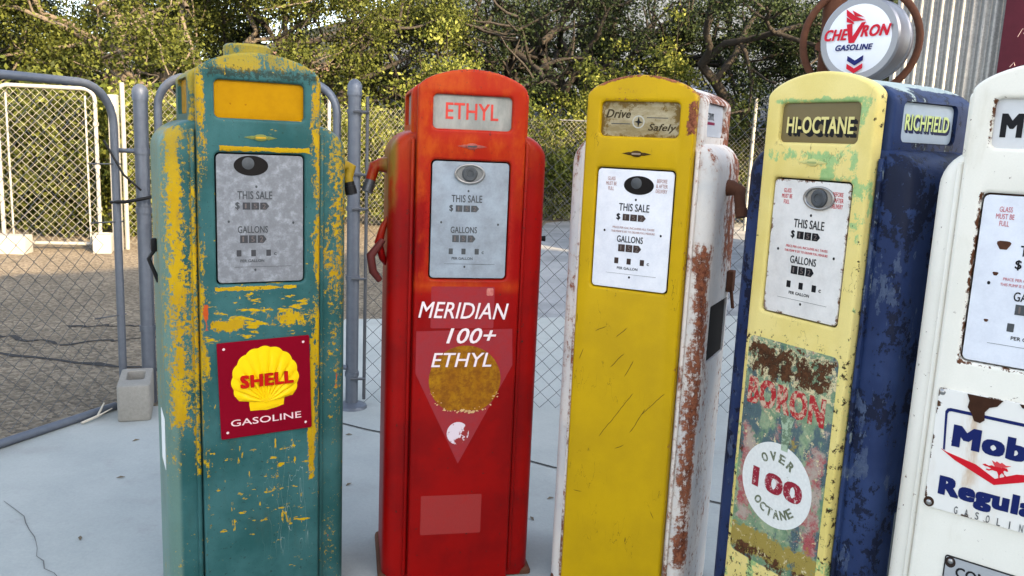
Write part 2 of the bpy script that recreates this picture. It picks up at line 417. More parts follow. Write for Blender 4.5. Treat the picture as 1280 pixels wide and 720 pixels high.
# fence run to the right of the post
ft = thing('chain_link_fence', 'grey chain link fence run right of the thick post, behind the red and yellow pumps', 'fence', (0, 0, 0))
chain_link('wire_mesh', (-.785, 4.39), (2.7, 4.55), .06, 1.70, WIRE, ft)
link('tension_bar', tubem([(-.785, 4.385, .08), (-.785, 4.385, 1.70)], .009, 8), WIRE, ft)
for z in (.2, .75, 1.12, 1.30, 1.62): link('clamp', tubem([(-.853, 4.35, z), (-.775, 4.37, z)], .008, 6), WIRE, ft)
for px in (2.1,): link('pole', tubem([(px, 4.54, 0), (px, 4.54, 1.74)], .025, 12), PIPE, ft)
# sunlit fence and gate far back
K0, K1 = (-4.75, 10.15), (.74, 16.3)
bf = thing('chain_link_fence', 'sunlit pale chain link fence along the foot of the hedge', 'fence', (0, 0, 0))
chain_link('wire_mesh', K0, K1, .05, 1.98, PWIRE, bf, .043, .0028)
chain_link('wire_mesh', K1, (7.5, 17.0), .05, 2.0, PWIRE, bf, .045, .0028)
link('top_rail', tubem([(*K1, 1.96), (7.5, 17.0, 1.98)], .014, 8), WIRE, bf)
for f_ in (0, .36, .68): 
    link('pole', tubem([(K0[0] + (K1[0] - K0[0]) * f_, K0[1] + (K1[1] - K0[1]) * f_, 0), (K0[0] + (K1[0] - K0[0]) * f_, K0[1] + (K1[1] - K0[1]) * f_, 2.0)], .028, 10), PPIPE, bf)
link('pole', tubem([(4.42, 16.0, 0), (4.42, 16.0, 2.5)], .035, 10), PPIPE, bf)
wg = thing('white_gate', 'white pipe gate with pale chain link in sunlight at far left', 'gate', (0, 0, 0))
ga, gb = (-6.0, 9.72), (-4.98, 9.95)
link('frame', tubem(gate_frame(ga, gb, .05, 1.90, .13), .024, 10), PPIPE, wg)
link('bottom_rail', tubem([(*ga, .08), (*gb, .08)], .022, 10), PPIPE, wg)
link('stile', tubem([(-5.9, 9.74, .08), (-5.9, 9.74, 1.82)], .012, 8), PPIPE, wg)
link('stile', tubem([(-5.08, 9.92, .08), (-5.08, 9.92, 1.82)], .012, 8), PPIPE, wg)
chain_link('wire_mesh', ga, gb, .08, 1.88, PWIRE, wg, .046, .003)
for z in (.5, 1.0, 1.5): link('clamp_band', lathe([(.034, z - .02), (.034, z + .02)], (*gb, 0), (0, 0, 1), 10), PPIPE, wg)
t = thing('white_post', 'white wooden gate post right of the far white gate', 'post', (-4.78, 9.98, 0)); t2 = link('board', boxm(-.05, .05, -.04, .04, 0, 1.85, .008), PPIPE, t)
t = thing('white_post', 'pair of white pipes at left edge beside the far white gate', 'post', (-6.15, 9.68, 0))
link('pipe', tubem([(0, 0, 0), (0, 0, 1.45)], .03, 10), PPIPE, t); link('pipe', tubem([(-.13, .05, 0), (-.13, .05, 1.5)], .03, 10), PPIPE, t)
g = G('block_concrete', .95, spec=.2); n = g.noise(60, 5, .75); n2 = g.noise(9, 4)
c = g.mix(n, (.19, .18, .16, 1), (.33, .32, .29, 1)); c = g.mul(c, g.M('MULTIPLY_ADD', n2, .4, .8)); g.bump(n, .004, .8); BLOCK = g.done(c)
g = G('block_pale', .9, spec=.2); n = g.noise(50, 5, .75); g.bump(n, .004, .6); PBLOCK = g.done(g.mix(n, (.24, .235, .22, 1), (.36, .355, .335, 1)))
def cinder(name, label, loc, rz, mat, dims=(.19, .39, .19), hole=True):
    a, b, h = dims
    lp = [rrect(-a / 2, a / 2, -b / 2, b / 2, .018, 3)]
    if hole: lp.append(rrect(-a / 2 + .035, a / 2 - .035, -b / 2 + .12, b / 2 - .05, .02, 4))
    me = slab2d(lp, 0, h, .006, 2, Matrix.Identity(4)); me.transform(Matrix.Translation((0, 0, h / 2)) @ Matrix.Translation((0, -h / 2, 0)))
    o = tag(link(name, me, mat), label, 'cinder block'); o.location = loc; o.rotation_euler = (0, 0, rz); return o
o = cinder('cinder_block', 'grey hollow cinder block on the slab edge at the foot of the gate post', (-1.935, 4.17, .031), .36, BLOCK, (.155, .34, .185))
cinder('cinder_block', 'pale sunlit block at the right foot of the far white gate', (-4.89, 9.83, .0), .35, PBLOCK, (.2, .3, .22))
cinder('cinder_block', 'large white sunlit block at the left foot of the far white gate', (-5.83, 9.45, .0), .1, PBLOCK, (.52, .22, .21), False)
tag(link('strap', merge(tubem([(-2.13, 4.33, 1.42), (-2.02, 4.30, 1.25), (-1.96, 4.36, 1.17)], .006, 6), tubem([(-2.12, 4.36, 1.10), (-2.02, 4.31, 1.11), (-1.93, 4.36, 1.13), (-1.84, 4.38, 1.16)], .009, 8), tubem([(-1.90, 4.39, 1.0), (-1.86, 4.36, .9), (-1.83, 4.36, .96), (-1.85, 4.36, 1.05)], .008, 6)), BLACK), 'black strap tied round the gate stile and post left of the teal pump', 'strap')
STK = plain('dry_twig', (.52, .48, .4, 1), .9)
tag(link('twig', merge(tubem([(-2.10, 3.93, .04), (-2.06, 4.01, .05), (-2.07, 4.10, .09)], [.006, .007, .004], 6), tubem([(-2.06, 4.01, .05), (-2.02, 4.08, .07)], [.005, .003], 6)), STK), 'pale broken twig lying on concrete beside the cinder block', 'twig')
LEAFD = plain('dead_leaf', (.16, .13, .09, 1), .9)
for (lx, ly, a) in ((-1.62, 3.32, .3), (-1.30, 3.10, 1.2), (-1.51, 2.78, 2), (-1.12, 2.92, .4), (-1.75, 3.75, .8), (-.78, 3.95, .1), (-.66, 3.35, 1), (.12, 3.1, 2), (.2, 3.3, .5)):
    bm = bmesh.new(); vs = [bm.verts.new(p) for p in ((-.016, 0, 0), (0, -.006, .004), (.018, 0, .002), (0, .007, .005))]; bm.faces.new(vs)
    r = bmesh.ops.extrude_face_region(bm, geom=bm.faces[:]); [setattr(v.co, 'z', v.co.z + .0015) for v in r['geom'] if isinstance(v, bmesh.types.BMVert)]
    o = tag(link('fallen_leaf', bmesh_of(bm), LEAFD), 'small dry brown leaf lying on the pale concrete', 'leaf', 'dry leaves on the concrete'); o.location = (lx, ly, .0315); o.rotation_euler = (0, 0, a)

# ------------------------------------------------------------------ gas pumps
HW, HB = .168, .235
def arch(hw=HW, zb=.03, zs=1.650, za=1.712, rc=.035):
    """door outline: square foot, rounded shoulders, low arched top"""
    p = [(-hw, zb), (hw, zb), (hw, zs - .01)]
    n = 22
    top = []
    for i in range(n + 1):
        x = hw * math.cos(PI * i / n)
        e = abs(x) / hw
        z = zs + (za - zs) * (1 - e ** 2.0) * .72 + (za - zs) * .28 * (1 - e ** 9) ** .5
        top.append((x, z))
    return p + top + [(-hw, zs - .01)]
def loft_body(HB):
    y0, y1 = .036, .385; bm = bmesh.new(); rings = []
    def sec(hwid, r, z, back=0):
        return [bm.verts.new((x, y, z)) for x, y in rrect(-hwid, hwid, y0 + back * .2, y1 - back, r, 6)]
    for z, hwid, b in [(.035, HB, 0), (.06, HB, 0), (1.445, HB, 0)]:
        rings.append(sec(hwid, .045, z))
    for t in np.linspace(0, PI / 2, 9)[1:]:
        hwid = .152 + (HB - .152) * math.cos(t); z = 1.445 + .082 * math.sin(t)
        rings.append(sec(hwid, .045, z, .02 * (1 - math.cos(t))))
    k = len(rings[0])
    for a, b in zip(rings, rings[1:]):
        for j in range(k): bm.faces.new((a[j], a[(j + 1) % k], b[(j + 1) % k], b[j]))
    bm.faces.new(rings[0]); bm.faces.new(rings[-1])
    return bmesh_of(bm, 40)
SIDE = lambda s: Matrix(((0, 0, s, 0), (1, 0, 0, 0), (0, 1, 0, 0), (0, 0, 0, 1)))   # outline (y,z), thickness along x
def side_slab(loop, x, depth, s, bev=0.0):
    """outline in (y,z), outer face at x on side s, going inwards"""
    me = slab2d([loop], 0, depth, bev, 2, Matrix.Identity(4))
    me.transform(Matrix.Translation((0, -depth / 2, 0)))
    me.transform(SIDE(s)); me.transform(Matrix.Translation((x - s * depth / 2, 0, 0)))
    if True:
        bm = bmesh.new(); bm.from_mesh(me); bmesh.ops.recalc_face_normals(bm, faces=bm.faces); bm.to_mesh(me); bm.free(); autosmooth(me, 40)
    return me
INK = plain('black_print', (.012, .012, .014, 1), .6)
INKG = plain('faded_print', (.07, .075, .08, 1), .7)
REDP = plain('red_print', (.45, .06, .06, 1), .6)
WHEEL = plain('counter_wheel', (.055, .035, .03, 1), .5, var=.5, sc=60)
WHEELG = plain('grey_counter_wheel', (.08, .085, .09, 1), .5, var=.4, sc=60)
DIGIT = plain('counter_digit', (.16, .13, .12, 1), .6)
HOLE = plain('dark_hollow', (.012, .01, .009, 1), .8)
CHROME = plain('dull_steel', (.38, .37, .36, 1), .32, .9)
def grime_plate(name, base, dirt, amt, rough=.35, rust=0.0, sc=9, streak=(1, 1, 1), hx=.12, z0=1.07, z1=1.435):
    g = G(name, rough); n = g.noise(sc, 6, .7, streak); f = g.noise(140, 4, .8)
    c = g.mix(g.ss(n, .45 - amt * .3, .95 - amt * .4), base, dirt)
    c = g.mul(c, g.M('MULTIPLY_ADD', f, .5 * amt, 1 - .25 * amt))
    if rust:
        g.p
        e = g.maxm(g.ss(g.M('ABSOLUTE', g.x), hx - .018, hx + .004), g.ss(g.z, z1 - .02, z1 + .002), g.ss(g.z, z0 + .02, z0 - .002))
        r = g.chips(g.M('MULTIPLY', e, .22), g.noise(38, 6, .75), .74 - rust * .1, .05)
        c = g.mix(r, c, (.16, .07, .035, 1))
    g.bump(f, .0003, .3)
    return g.done(c)
def counters(x, z, n=3, w=.017, h=.017, gap=.003, y=-.0012):
    a = []; d = []
    for i in range(n):
        x0 = x + i * (w + gap)
        lp = [(x0, z - h / 2), (x0 + w, z - h / 2), (x0 + w, z + h / 2), (x0, z + h / 2)] if i < n - 1 else [(x0, z - h / 2), (x0 + w * .8, z - h / 2), (x0 + w * 1.2, z), (x0 + w * .8, z + h / 2), (x0, z + h / 2)]
        a.append((lp)); d.append(x0)
    return a, d
def lettering(name, mat, parent, items, y, one=False):
    mes = []; o = None
    for it in items:
        a, x0, x1, z0, z1 = it[:5]; k = it[5] if len(it) > 5 else {}
        mes.append(text(a, x0, x1, z0, z1, y, **k))
    if one: return link(name, merge(*mes), mat, parent)
    for m in mes: o = link(name, m, mat, parent)
    return o
def dial(root, mat, ink, wheel, cx=.0, oval='glass', ovc=(.0, 1.395), red=None, digits=True, dollar=True, yf=.006, fine=True, price=True):
    pl = link('dial_plate', slab2d([rrect(-.1195, .1195, 1.0725, 1.4345, .012)], yf, .006, .0015), mat, root)
    y = yf - .0008
    ox, oz = ovc
    if oval == 'hole':
        link('sight_hole', slab2d([ell(ox, oz, .047, .028)], y, .0006), HOLE, pl)
        link('bulb', lathe([(.001, .004), (.012, .003), (.017, 0), (.016, -.003)], (ox - .008, y, oz + .006), (0, -1, 0), 20), WHEELG, pl)
    else:
        link('sight_ring', slab2d([ell(ox, oz, .048, .031), ell(ox, oz, .040, .025)], y - .006, .007, .002), CHROME, pl)
        link('sight_glass', lathe([(.024, 0), (.024, .004), (.019, .008), (.012, .0075), (.011, .005), (.001, .004)], (ox, y, oz), (0, -1, 0), 28), WHEELG, pl)
        link('sight_cup', slab2d([ell(ox, oz, .041, .026)], y - .0008, .0012), CHROME, pl)
    it = [('THIS SALE', cx - .052, cx + .044, 1.310, 1.333)]
    if dollar: it.append(('$', cx - .058, cx - .046, 1.280, 1.302, dict(bold=.02)))
    it += [('GALLONS', cx - .052, cx + .031, 1.2145, 1.2345)]
    if price: it += [('PER GALLON', cx - .046, cx + .020, 1.131, 1.139, dict(bold=.01)), ('c', cx + .048, cx + .055, 1.150, 1.158)]
    lettering('lettering', ink, pl, [(a[0], a[1], a[2], a[3], a[4], dict(bold=.012) if len(a) < 6 else a[5]) for a in it], y)
    for (sx, sz, n, wd, h) in ((cx - .038, 1.291, 3, .021, .020), (cx - .046, 1.197, 3, .021, .022)):
        lps, dx = counters(sx, sz, n, wd, h)
        cw = link('counter', slab2d(lps, y, .0007), wheel, pl)
        if digits:
            ch = ['0', '1', '0'] if n == 3 else ['4']
            lettering('digits', DIGIT, cw, [(c_, d_ + wd * .3, d_ + wd * (.75 if c_ != '1' else .5), sz - h * .33, sz + h * .33) for c_, d_ in zip('152', dx)], y - .0006, True)
    if price:
        for i, px in enumerate((cx - .056, cx - .016, cx + .026)):
            link('price_window', slab2d([rrect(px, px + .013, 1.148, 1.166, .001, 2)], y, .0007), wheel, pl)
    dots = [slab2d([ell(a, b, .0032, .0038, 10)], y, .0006) for a, b in ((cx, 1.3455), (-.088, 1.247), (.091, 1.2435), (cx - .005, 1.1085))]
    link('rivets', merge(*dots), ink, pl)
    lines = [slab2d([[(-.075, 1.117), (.085, 1.117), (.085, 1.1177), (-.075, 1.1177)]], y, .0005)]
    link('rule_line', merge(*lines), INKG, pl)
    if red is not None:
        items = [('GLASS', -.087, -.063, 1.400, 1.411), ('MUST BE', -.092, -.058, 1.385, 1.396), ('FULL', -.084, -.066, 1.370, 1.381),
                 ('BEFORE', .068, .099, 1.400, 1.411), ('& AFTER', .066, .101, 1.385, 1.396), ('DELIVERY', .066, .101, 1.370, 1.381)]
        lettering('small_lettering', red, pl, items, y)
        it = [('PRICE PER GAL INCLUDES ALL TAXES', -.062, .070, 1.256, 1.262), ('THIS PUMP IS SET TO DELIVER FULL MEASURE', -.066, .072, 1.244, 1.250)]
        lettering('fine_print', red, pl, it, y)
    return pl
def elbow(root, s, z, y, mat, endmat, reach=.075, HB=.25):
    """hose outlet elbow on side s"""
    x = HB * s
    pts = [(x - .02 * s, y, z + .005), (x + .015 * s, y, z + .006), (x + .04 * s, y - .006, z - .002), (x + reach * .85 * s, y - .012, z - .028), (x + reach * s, y - .018, z - .055)]
    o = link('hose_outlet', tubem(pts, [.028, .024, .020, .017, .015], 14), mat, root)
    e = Vector(pts[-1]); d = (Vector(pts[-1]) - Vector(pts[-2])).normalized()
    link('coupling', tubem([e - d * .012, e + d * .0, e + d * .001, e + d * .026], [.017, .017, .019, .018], 10), endmat, o)
    return o
def pump(label, loc, rz, M, hb=.25, recess=False, name='gas_pump'):
    t = thing(name, label, 'gas pump', loc, rz, 'old gas pumps in a row')
    # door with two openings
    d = slab2d([arch(), rrect(-.1215, .1215, 1.532, 1.634, .014), rrect(-.1235, .1235, 1.0685, 1.4385, .014)], 0, .042, .009, 3)
    link('door', d, M['door'], t)
    link('door_lining', boxm(-.150, .150, .030, .044, 1.03, 1.65), M.get('lining', HOLE), t)
    link('sign_glass', slab2d([rrect(-.1235, .1235, 1.530, 1.636, .016)], .013, .004, .001), M['glass'], t)
    # head
    h = slab2d([arch(.183, 1.40, 1.640, 1.702)], .045, .335, .012, 3)
    for s in (-1, 1):
        c = side_slab(rrect(.085, .315, 1.540, 1.640, .018), s * .21, .042, s); h = cut(h, c)
    link('head', h, M['head'], t)
    for s in (-1, 1): link('side_glass', side_slab(rrect(.087, .313, 1.542, 1.638, .016), s * .1725, .004, s), M.get('sglass', M['glass']), t)
    b = loft_body(hb)
    if recess: b = cut(b, boxm(.16, .30, .11, .33, .85, 1.03, .004))
    link('body', b, M['body'], t)
    for s in (-1, 1):
        link('trim_strip', boxm(min(s * .1715, s * .184), max(s * .1715, s * .184), .022, .06, .06, 1.50, .004), M['trim'], t)
    link('base', boxm(-hb - M.get('foot', -.008), hb + M.get('foot', -.008), .040, .38, 0.0, .052, .012), M['base'], t)
    # emblem
    em = slab2d([ell(0, 1.482, .019, .0095, 24)], -.003, .004, .0012)
    wl = [[(s * .012, 1.4865), (s * .024, 1.4868), (s * .046, 1.482), (s * .024, 1.4772), (s * .012, 1.4775)] for s in (-1, 1)]
    e = link('emblem', merge(em, slab2d(wl, -.0015, .003, .0006)), M['emblem'], t)
    link('emblem_bar', slab2d([rrect(-.014, .014, 1.4795, 1.4845, .002, 2)], -.0042, .002), M.get('emblem2', INKG), e)
    return t
def blend(g, fac, a, b): return g.mix(fac, a, b)

# ---- teal and yellow pump
TEAL = srgb(40, 84, 83); TEAL2 = srgb(60, 103, 103); YEL = srgb(188, 152, 10); YEL2 = srgb(160, 138, 34); OLIVE = srgb(140, 132, 62)
def teal_paint(name, kind):
    g = G(name, .5); g.p
    f = g.noise(75, 6, .78); s = g.noise(16, 6, .75, (1, 1, .28)); big = g.noise(5, 4, .6); fine = g.noise(230, 3, .8)
    base = g.mix(g.ss(big, .35, .65), TEAL, TEAL2)
    if kind == 'door':
        bias = g.maxm(g.M('MULTIPLY', g.box(-.2, .2, 1.655, 1.75, .025), .17), g.M('MULTIPLY', g.edge(.168, .05), g.M('MULTIPLY', g.ss(g.z, .3, .9), .155)),
                      g.M('MULTIPLY', g.box(-.11, .135, 1.444, 1.456, .006), .30), g.M('MULTIPLY', g.box(-.13, .10, 1.05, 1.062, .006), .22),
                      g.M('MULTIPLY', g.box(.02, .15, .935, .995, .03), .18), g.M('MULTIPLY', g.box(-.15, -.05, .935, .968, .02), .20), g.M('MULTIPLY', g.box(.135, .155, .45, .9, .012), .22), g.M('MULTIPLY', g.box(-.165, -.145, .3, 1.6, .012), .12),
                      g.M('MULTIPLY', g.box(-.02, .12, .36, .55, .06), .06))
        mixn = g.M('MULTIPLY_ADD', s, .6, g.M('MULTIPLY', f, .4))
        m = g.chips(bias, mixn, .635, .018)
        ol = g.ss(g.z, 1.60, 1.72)
    elif kind == 'head':
        bias = g.add(g.M('MULTIPLY', g.ss(g.z, 1.60, 1.66), .12), g.M('MULTIPLY', g.ss(g.y, .10, .04), .1)); m = g.chips(bias, g.M('MULTIPLY_ADD', s, .4, g.M('MULTIPLY', f, .6)), .60, .04); ol = g.ss(g.z, 1.50, 1.62)
    else:
        lf = g.box(-.242, -.206, .66, 1.50, .035); rt = g.box(.205, .26, .80, 1.50, .07); grad = g.ss(g.z, .65, 1.4)
        rs = g.box(.172, .19, .3, 1.5, .01)
        bias = g.maxm(g.M('MULTIPLY', lf, .20), g.M('MULTIPLY', rt, g.M('MULTIPLY_ADD', grad, .1, .05)), g.M('MULTIPLY', g.box(-.19, -.17, .5, 1.5, .006), .11), .0)
        m = g.chips(bias, g.M('MULTIPLY_ADD', s, .35, g.M('MULTIPLY', f, .65)), .60, .03); ol = g.M('MULTIPLY', g.ss(g.z, 1.3, 1.5), .6)
        # left flank painted paler, standing for sky light on that side
        base = g.mix(g.M('MULTIPLY', g.ss(g.x, -.222, -.236), .55), base, srgb(118, 142, 128))
    yl = g.mix(ol, g.mix(g.ss(big, .4, .6), YEL, srgb(178, 140, 14)), g.mix(g.ss(fine, .3, .7), OLIVE, YEL2))
    c = g.mix(m, base, yl)
    halo = g.chips(g.M('ADD', bias, -.035), g.M('MULTIPLY_ADD', s, .6, g.M('MULTIPLY', f, .4)), .62, .012)
    if kind == 'door':
        d1 = g.chips(g.M('MULTIPLY', g.box(-.15, .15, .30, .60, .06), .07), g.noise(24, 4, .65, (.55, 1, 1.5), (3, 1, 8)), .69, .012)
        d2 = g.chips(g.M('MULTIPLY', g.box(-.15, .15, .30, .62, .06), .06), g.noise(26, 4, .65, (1.5, 1, .4), (9, 1, 2)), .69, .012)
        d3 = g.chips(g.M('MULTIPLY', g.box(-.15, .15, .90, 1.05, .03), .09), g.noise(30, 5, .7, (.5, 1, 1.6), (1, 1, 5)), .65, .012)
        c = g.mix(g.maxm(d1, d2, d3), c, YEL)
        ws = g.ss(g.M('ABSOLUTE', g.M('SUBTRACT', g.noise(9, 2, .5, (3, 1, .5), (2, 1, 7)), .5)), .0035, .001); c = g.mix(g.M('MULTIPLY', g.M('MULTIPLY', ws, g.box(.02, .15, .25, .62, .05)), .55), c, srgb(170, 180, 170))
    # bright specks and a little orange primer
    sp = g.chips(-.12, g.noise(110, 5, .85), .60, .012)
    c = g.mix(g.M('MULTIPLY', sp, .8), c, srgb(196, 190, 130))
    dk = g.ss(g.noise(60, 5, .8, (1, 1, .4), (3, 1, 2)), .68, .73); c = g.mix(g.M('MULTIPLY', dk, .6), c, (.015, .022, .02, 1))
    if kind != 'head':
        pr = g.chips(g.M('MULTIPLY', g.box(-.165, -.14, .93, 1.02, .012), .25), s, .69, .015); c = g.mix(pr, c, srgb(190, 80, 30))
    if kind == 'door':
        sb = g.chips(g.M('MULTIPLY', g.box(-.14, .16, 1.640, 1.668, .012), .16), f, .62, .03); c = g.mix(g.M('MULTIPLY', sb, .8), c, srgb(38, 48, 40))
    gm_ = g.ss(g.noise(7, 5, .7, (1, 1, .35), (6, 2, 9)), .52, .68); c = g.mix(g.M('MULTIPLY', gm_, .3), c, srgb(64, 74, 62))
    c = g.mul(c, g.M('MULTIPLY_ADD', fine, .3, .85))
    g.bump(g.add(g.M('MULTIPLY', m, .6), g.M('MULTIPLY', fine, .3), g.M('MULTIPLY', big, 5)), .0008, .7)
    g.set('Roughness', g.M('MULTIPLY_ADD', m, .2, .42))
    return g.done(c)
g = G('amber_glass', .22); n = g.noise(12, 5, .7); c = g.mix(g.ss(n, .3, .7), srgb(184, 134, 8), srgb(172, 122, 8)); AMBER = g.done(g.mix(g.chips(-.1, g.noise(50, 5), .62, .02), c, srgb(150, 98, 10)))
TB = teal_paint('teal_body_paint', 'body')
MT = dict(door=teal_paint('teal_door_paint', 'door'), head=teal_paint('teal_head_paint', 'head'), body=TB, trim=TB, base=plain('teal_base', (.03, .05, .05, 1), .7), glass=AMBER, emblem=plain('worn_emblem', srgb(120, 128, 70), .45, .3, .5, 80), emblem2=plain('worn_emblem_core', srgb(190, 150, 40), .5))
t = pump('teal gas pump with worn yellow paint, amber sign glass and red shell sign', (-.7199, 2.3583, 0), .48, MT, .262)
link('globe_collar', lathe([(.066, 1.70), (.066, 1.735), (.058, 1.742), (.001, 1.742)], (-.01, .14, 0), (0, 0, 1), 28), MT['head'], t)
GP = grime_plate('grey_dial_enamel', srgb(168, 172, 178), srgb(124, 126, 130), .9, .55, 0, 45)
dial(t, GP, INKG, plain('faded_counter', (.06, .06, .065, 1), .6), -.012, 'hole', (-.026, 1.404), None)
# shell sign
g = G('sign_maroon', .4, spec=.06); MAR = g.done(g.mul(srgb(128, 6, 30), g.M('MULTIPLY_ADD', g.noise(8, 4), .35, .82)))
CREAM = plain('sign_cream', srgb(240, 205, 205), .5); SIGNY = plain('shell_yellow', srgb(250, 205, 10), .32, 0, .05); SIGNR = plain('sign_red', srgb(190, 22, 12), .4)
sg = tag(link('shell_sign', slab2d([rrect(-.1315, .1315, -.144, .144, .004, 3)], -.006, .005, .001), MAR), 'square dark red sign with yellow scallop shell, screwed to the teal pump door', 'sign')
sg.parent = None
mw = Matrix.Translation((-.7199, 2.3583, 0)) @ Matrix.Rotation(.48, 4, 'Z') @ Matrix.Translation((.0075, -.0005, .761)) @ Matrix.Rotation(.03, 4, 'Y').inverted()
sg.matrix_world = mw
def shell_relief():
    cx, cz = .0, -.0655; n = 7; NA, NR = 140, 12
    bm = bmesh.new(); k_ = .000478
    px = lambda a, b: ((a - 335) * k_, -(b - 375) * k_)
    prof = []
    base = (335, 505)
    for i in range(NA + 1):
        u = i / NA; th = math.radians(-36 + 252 * (u))           # from lower right round to lower left
        rr = 203
        ox, oz = 335, 325
        X = ox + rr * .985 * math.cos(th); Z = oz - rr * 1.02 * math.sin(th)
        lob = abs(math.sin((u * 11) * PI))
        s = 1 + .045 * (lob - .6) * (1 if .04 < u < .96 else .3)
        X = ox + (X - ox) * s; Z = oz + (Z - oz) * s
        prof.append((px(X, Z), .5 + .5 * lob))
    prof += [(px(232, 452), .4), (px(232, 480), .4), (px(237, 516), .35), (px(290, 518), .35), (px(335, 522), .35), (px(385, 514), .35), (px(438, 500), .35), (px(442, 470), .4), (px(450, 436), .4)]
    c = bm.verts.new((*px(336, 470)[:1], -.012, px(336, 470)[1])); rings = []
    for r in range(1, NR + 1):
        q = r / NR; ring = []
        for (x, z), lob in prof:
            bx, bz = px(336, 470); hgt = .005 + .011 * (1 - q ** 4) * (.40 + .60 * max(0.0, 2 * lob - 1) ** .8 * min(1, q * 2.2)) if r < NR else .006
            ring.append(bm.verts.new((bx + (x - bx) * q, -hgt, bz + (z - bz) * q)))
        rings.append(ring)
    m = len(prof)
    for j in range(m): bm.faces.new((c, rings[0][j], rings[0][(j + 1) % m]))
    for a, b in zip(rings, rings[1:]):
        for j in range(m): bm.faces.new((a[j], b[j], b[(j + 1) % m], a[(j + 1) % m]))
    return bmesh_of(bm, 60)
link('shell_emblem', shell_relief(), SIGNY, sg)
lettering('shell_lettering', SIGNR, sg, [('SHELL', -.073, .079, .006, .044, dict(bold=.045, depth=.005))], -.0175)
lettering('lettering', CREAM, sg, [('GASOLINE', -.103, .100, -.108, -.088, dict(bold=.004))], -.0072)
link('screws', merge(*[lathe([(.004, 0), (.003, .002), (.001, .0025)], (a, -.006, b), (0, -1, 0), 12) for a, b in ((-.113, .125), (.113, .125), (-.113, -.125), (.113, -.125))]), CREAM, sg)
elbow(t, 1, 1.40, .12, plain('worn_yellow_pipe', srgb(150, 124, 30), .5, 0, .4, 40), BLACK, .035)
link('sticker', side_slab(rrect(.10, .22, .50, .66, .004, 2), -.2628, .0008, -1), plain('white_sticker', (.72, .73, .72, 1), .6), t)
link('side_bracket', merge(boxm(-.278, -.262, .19, .21, 1.14, 1.18, .004), tubem([(-.265, .2, 1.15), (-.285, .2, 1.12), (-.26, .2, 1.05)], .006, 6)), BLACK, t)

# ---- red pump
def red_paint(name, kind):
    g = G(name, .42); g.p
    f = g.noise(60, 6, .75); s = g.noise(10, 5, .7, (1, 1, .45)); big = g.noise(4, 4, .6); fine = g.noise(240, 3, .8)
    R1 = srgb(148, 4, 2); R2 = srgb(124, 3, 4); O1 = srgb(168, 38, 8); O2 = srgb(182, 70, 14)
    base = g.mix(g.ss(big, .35, .65), R1, R2)
    hi = g.ss(g.M('ADD', g.z, g.M('MULTIPLY', s, .25)), 1.36, 1.66)
    if kind == 'door': hi = g.maxm(hi, g.M('MULTIPLY', g.box(-.2, .2, 1.035, 1.062, .02), .9), g.M('MULTIPLY', g.M('MULTIPLY', g.box(-.2, -.10, 1.05, 1.5, .05), g.ss(s, .42, .6)), .8))
    if kind == 'body': hi = g.M('MULTIPLY', hi, .45)
    c = g.mix(hi, base, g.mix(g.ss(s, .4, .62), O1, O2))
    if kind == 'door':
        ring = g.maxm(g.box(-.15, .15, 1.512, 1.536, .012), g.box(-.135, -.118, 1.53, 1.64, .008), g.box(.118, .135, 1.53, 1.64, .008), g.box(-.13, .13, 1.63, 1.646, .008), g.box(-.16, .16, 1.40, 1.45, .012), g.box(-.14, -.12, 1.06, 1.44, .01), g.box(.12, .14, 1.06, 1.44, .01))
        c = g.mix(g.M('MULTIPLY', g.M('MULTIPLY', ring, g.ss(f, .35, .55)), .75), c, srgb(165, 28, 16))
    ch = g.chips(-.1, f, .60, .015); c = g.mix(g.M('MULTIPLY', ch, .6), c, srgb(205, 100, 60))
    dk = g.ss(g.noise(34, 6, .8, (1, 1, .5), (2, 3, 1)), .70, .75); c = g.mix(g.M('MULTIPLY', dk, .8), c, (.03, .012, .01, 1))
    tp = g.chips(g.M('MULTIPLY', g.ss(g.z, 1.69, 1.72), .12), f, .64, .02); c = g.mix(tp, c, (.05, .02, .015, 1))
    if kind == 'body':
        lo = g.M('MULTIPLY', g.ss(g.x, -.215, -.235), g.ss(g.z, 1.15, 1.4)); c = g.mix(g.M('MULTIPLY', lo, g.ss(s, .35, .6)), c, srgb(130, 100, 40))
    c = g.mul(c, g.M('MULTIPLY_ADD', fine, .2, .9)); g.bump(g.add(g.M('MULTIPLY', fine, .5), f, g.M('MULTIPLY', big, 7)), .0007, .6)
    return g.done(c)
RB = red_paint('red_body_paint', 'body')
g = G('smoked_glass', .25); n = g.noise(8, 5, .7, (1.5, 1, .6)); SMOKE = g.done(g.mix(g.ss(n, .35, .65), srgb(140, 142, 136), srgb(168, 166, 158)))
g = G('rusty_iron', .85); n = g.noise(22, 6, .75); RUST = g.done(g.mix(n, (.05, .022, .014, 1), (.17, .07, .04, 1)))
MR = dict(foot=.012, door=red_paint('red_door_paint', 'door'), head=red_paint('red_head_paint', 'head'), body=RB, trim=RB, base=RUST, glass=SMOKE, emblem=plain('red_emblem', srgb(165, 90, 80), .35, .5, .5, 90))
t = pump('red gas pump with orange faded top and painted ethyl lettering', (-.1406, 2.5837, 0), .20, MR)
lettering('sign_lettering', plain('faded_red_letter', srgb(208, 72, 62), .6, 0, .35, 60), t, [('ETHYL', -.083, .080, 1.562, 1.611, dict(bold=.012))], .0122)
dial(t, grime_plate('clouded_dial', srgb(160, 170, 180), srgb(132, 138, 144), .5, .12), INKG, WHEELG, -.006, 'ring', (-.004, 1.398), None)
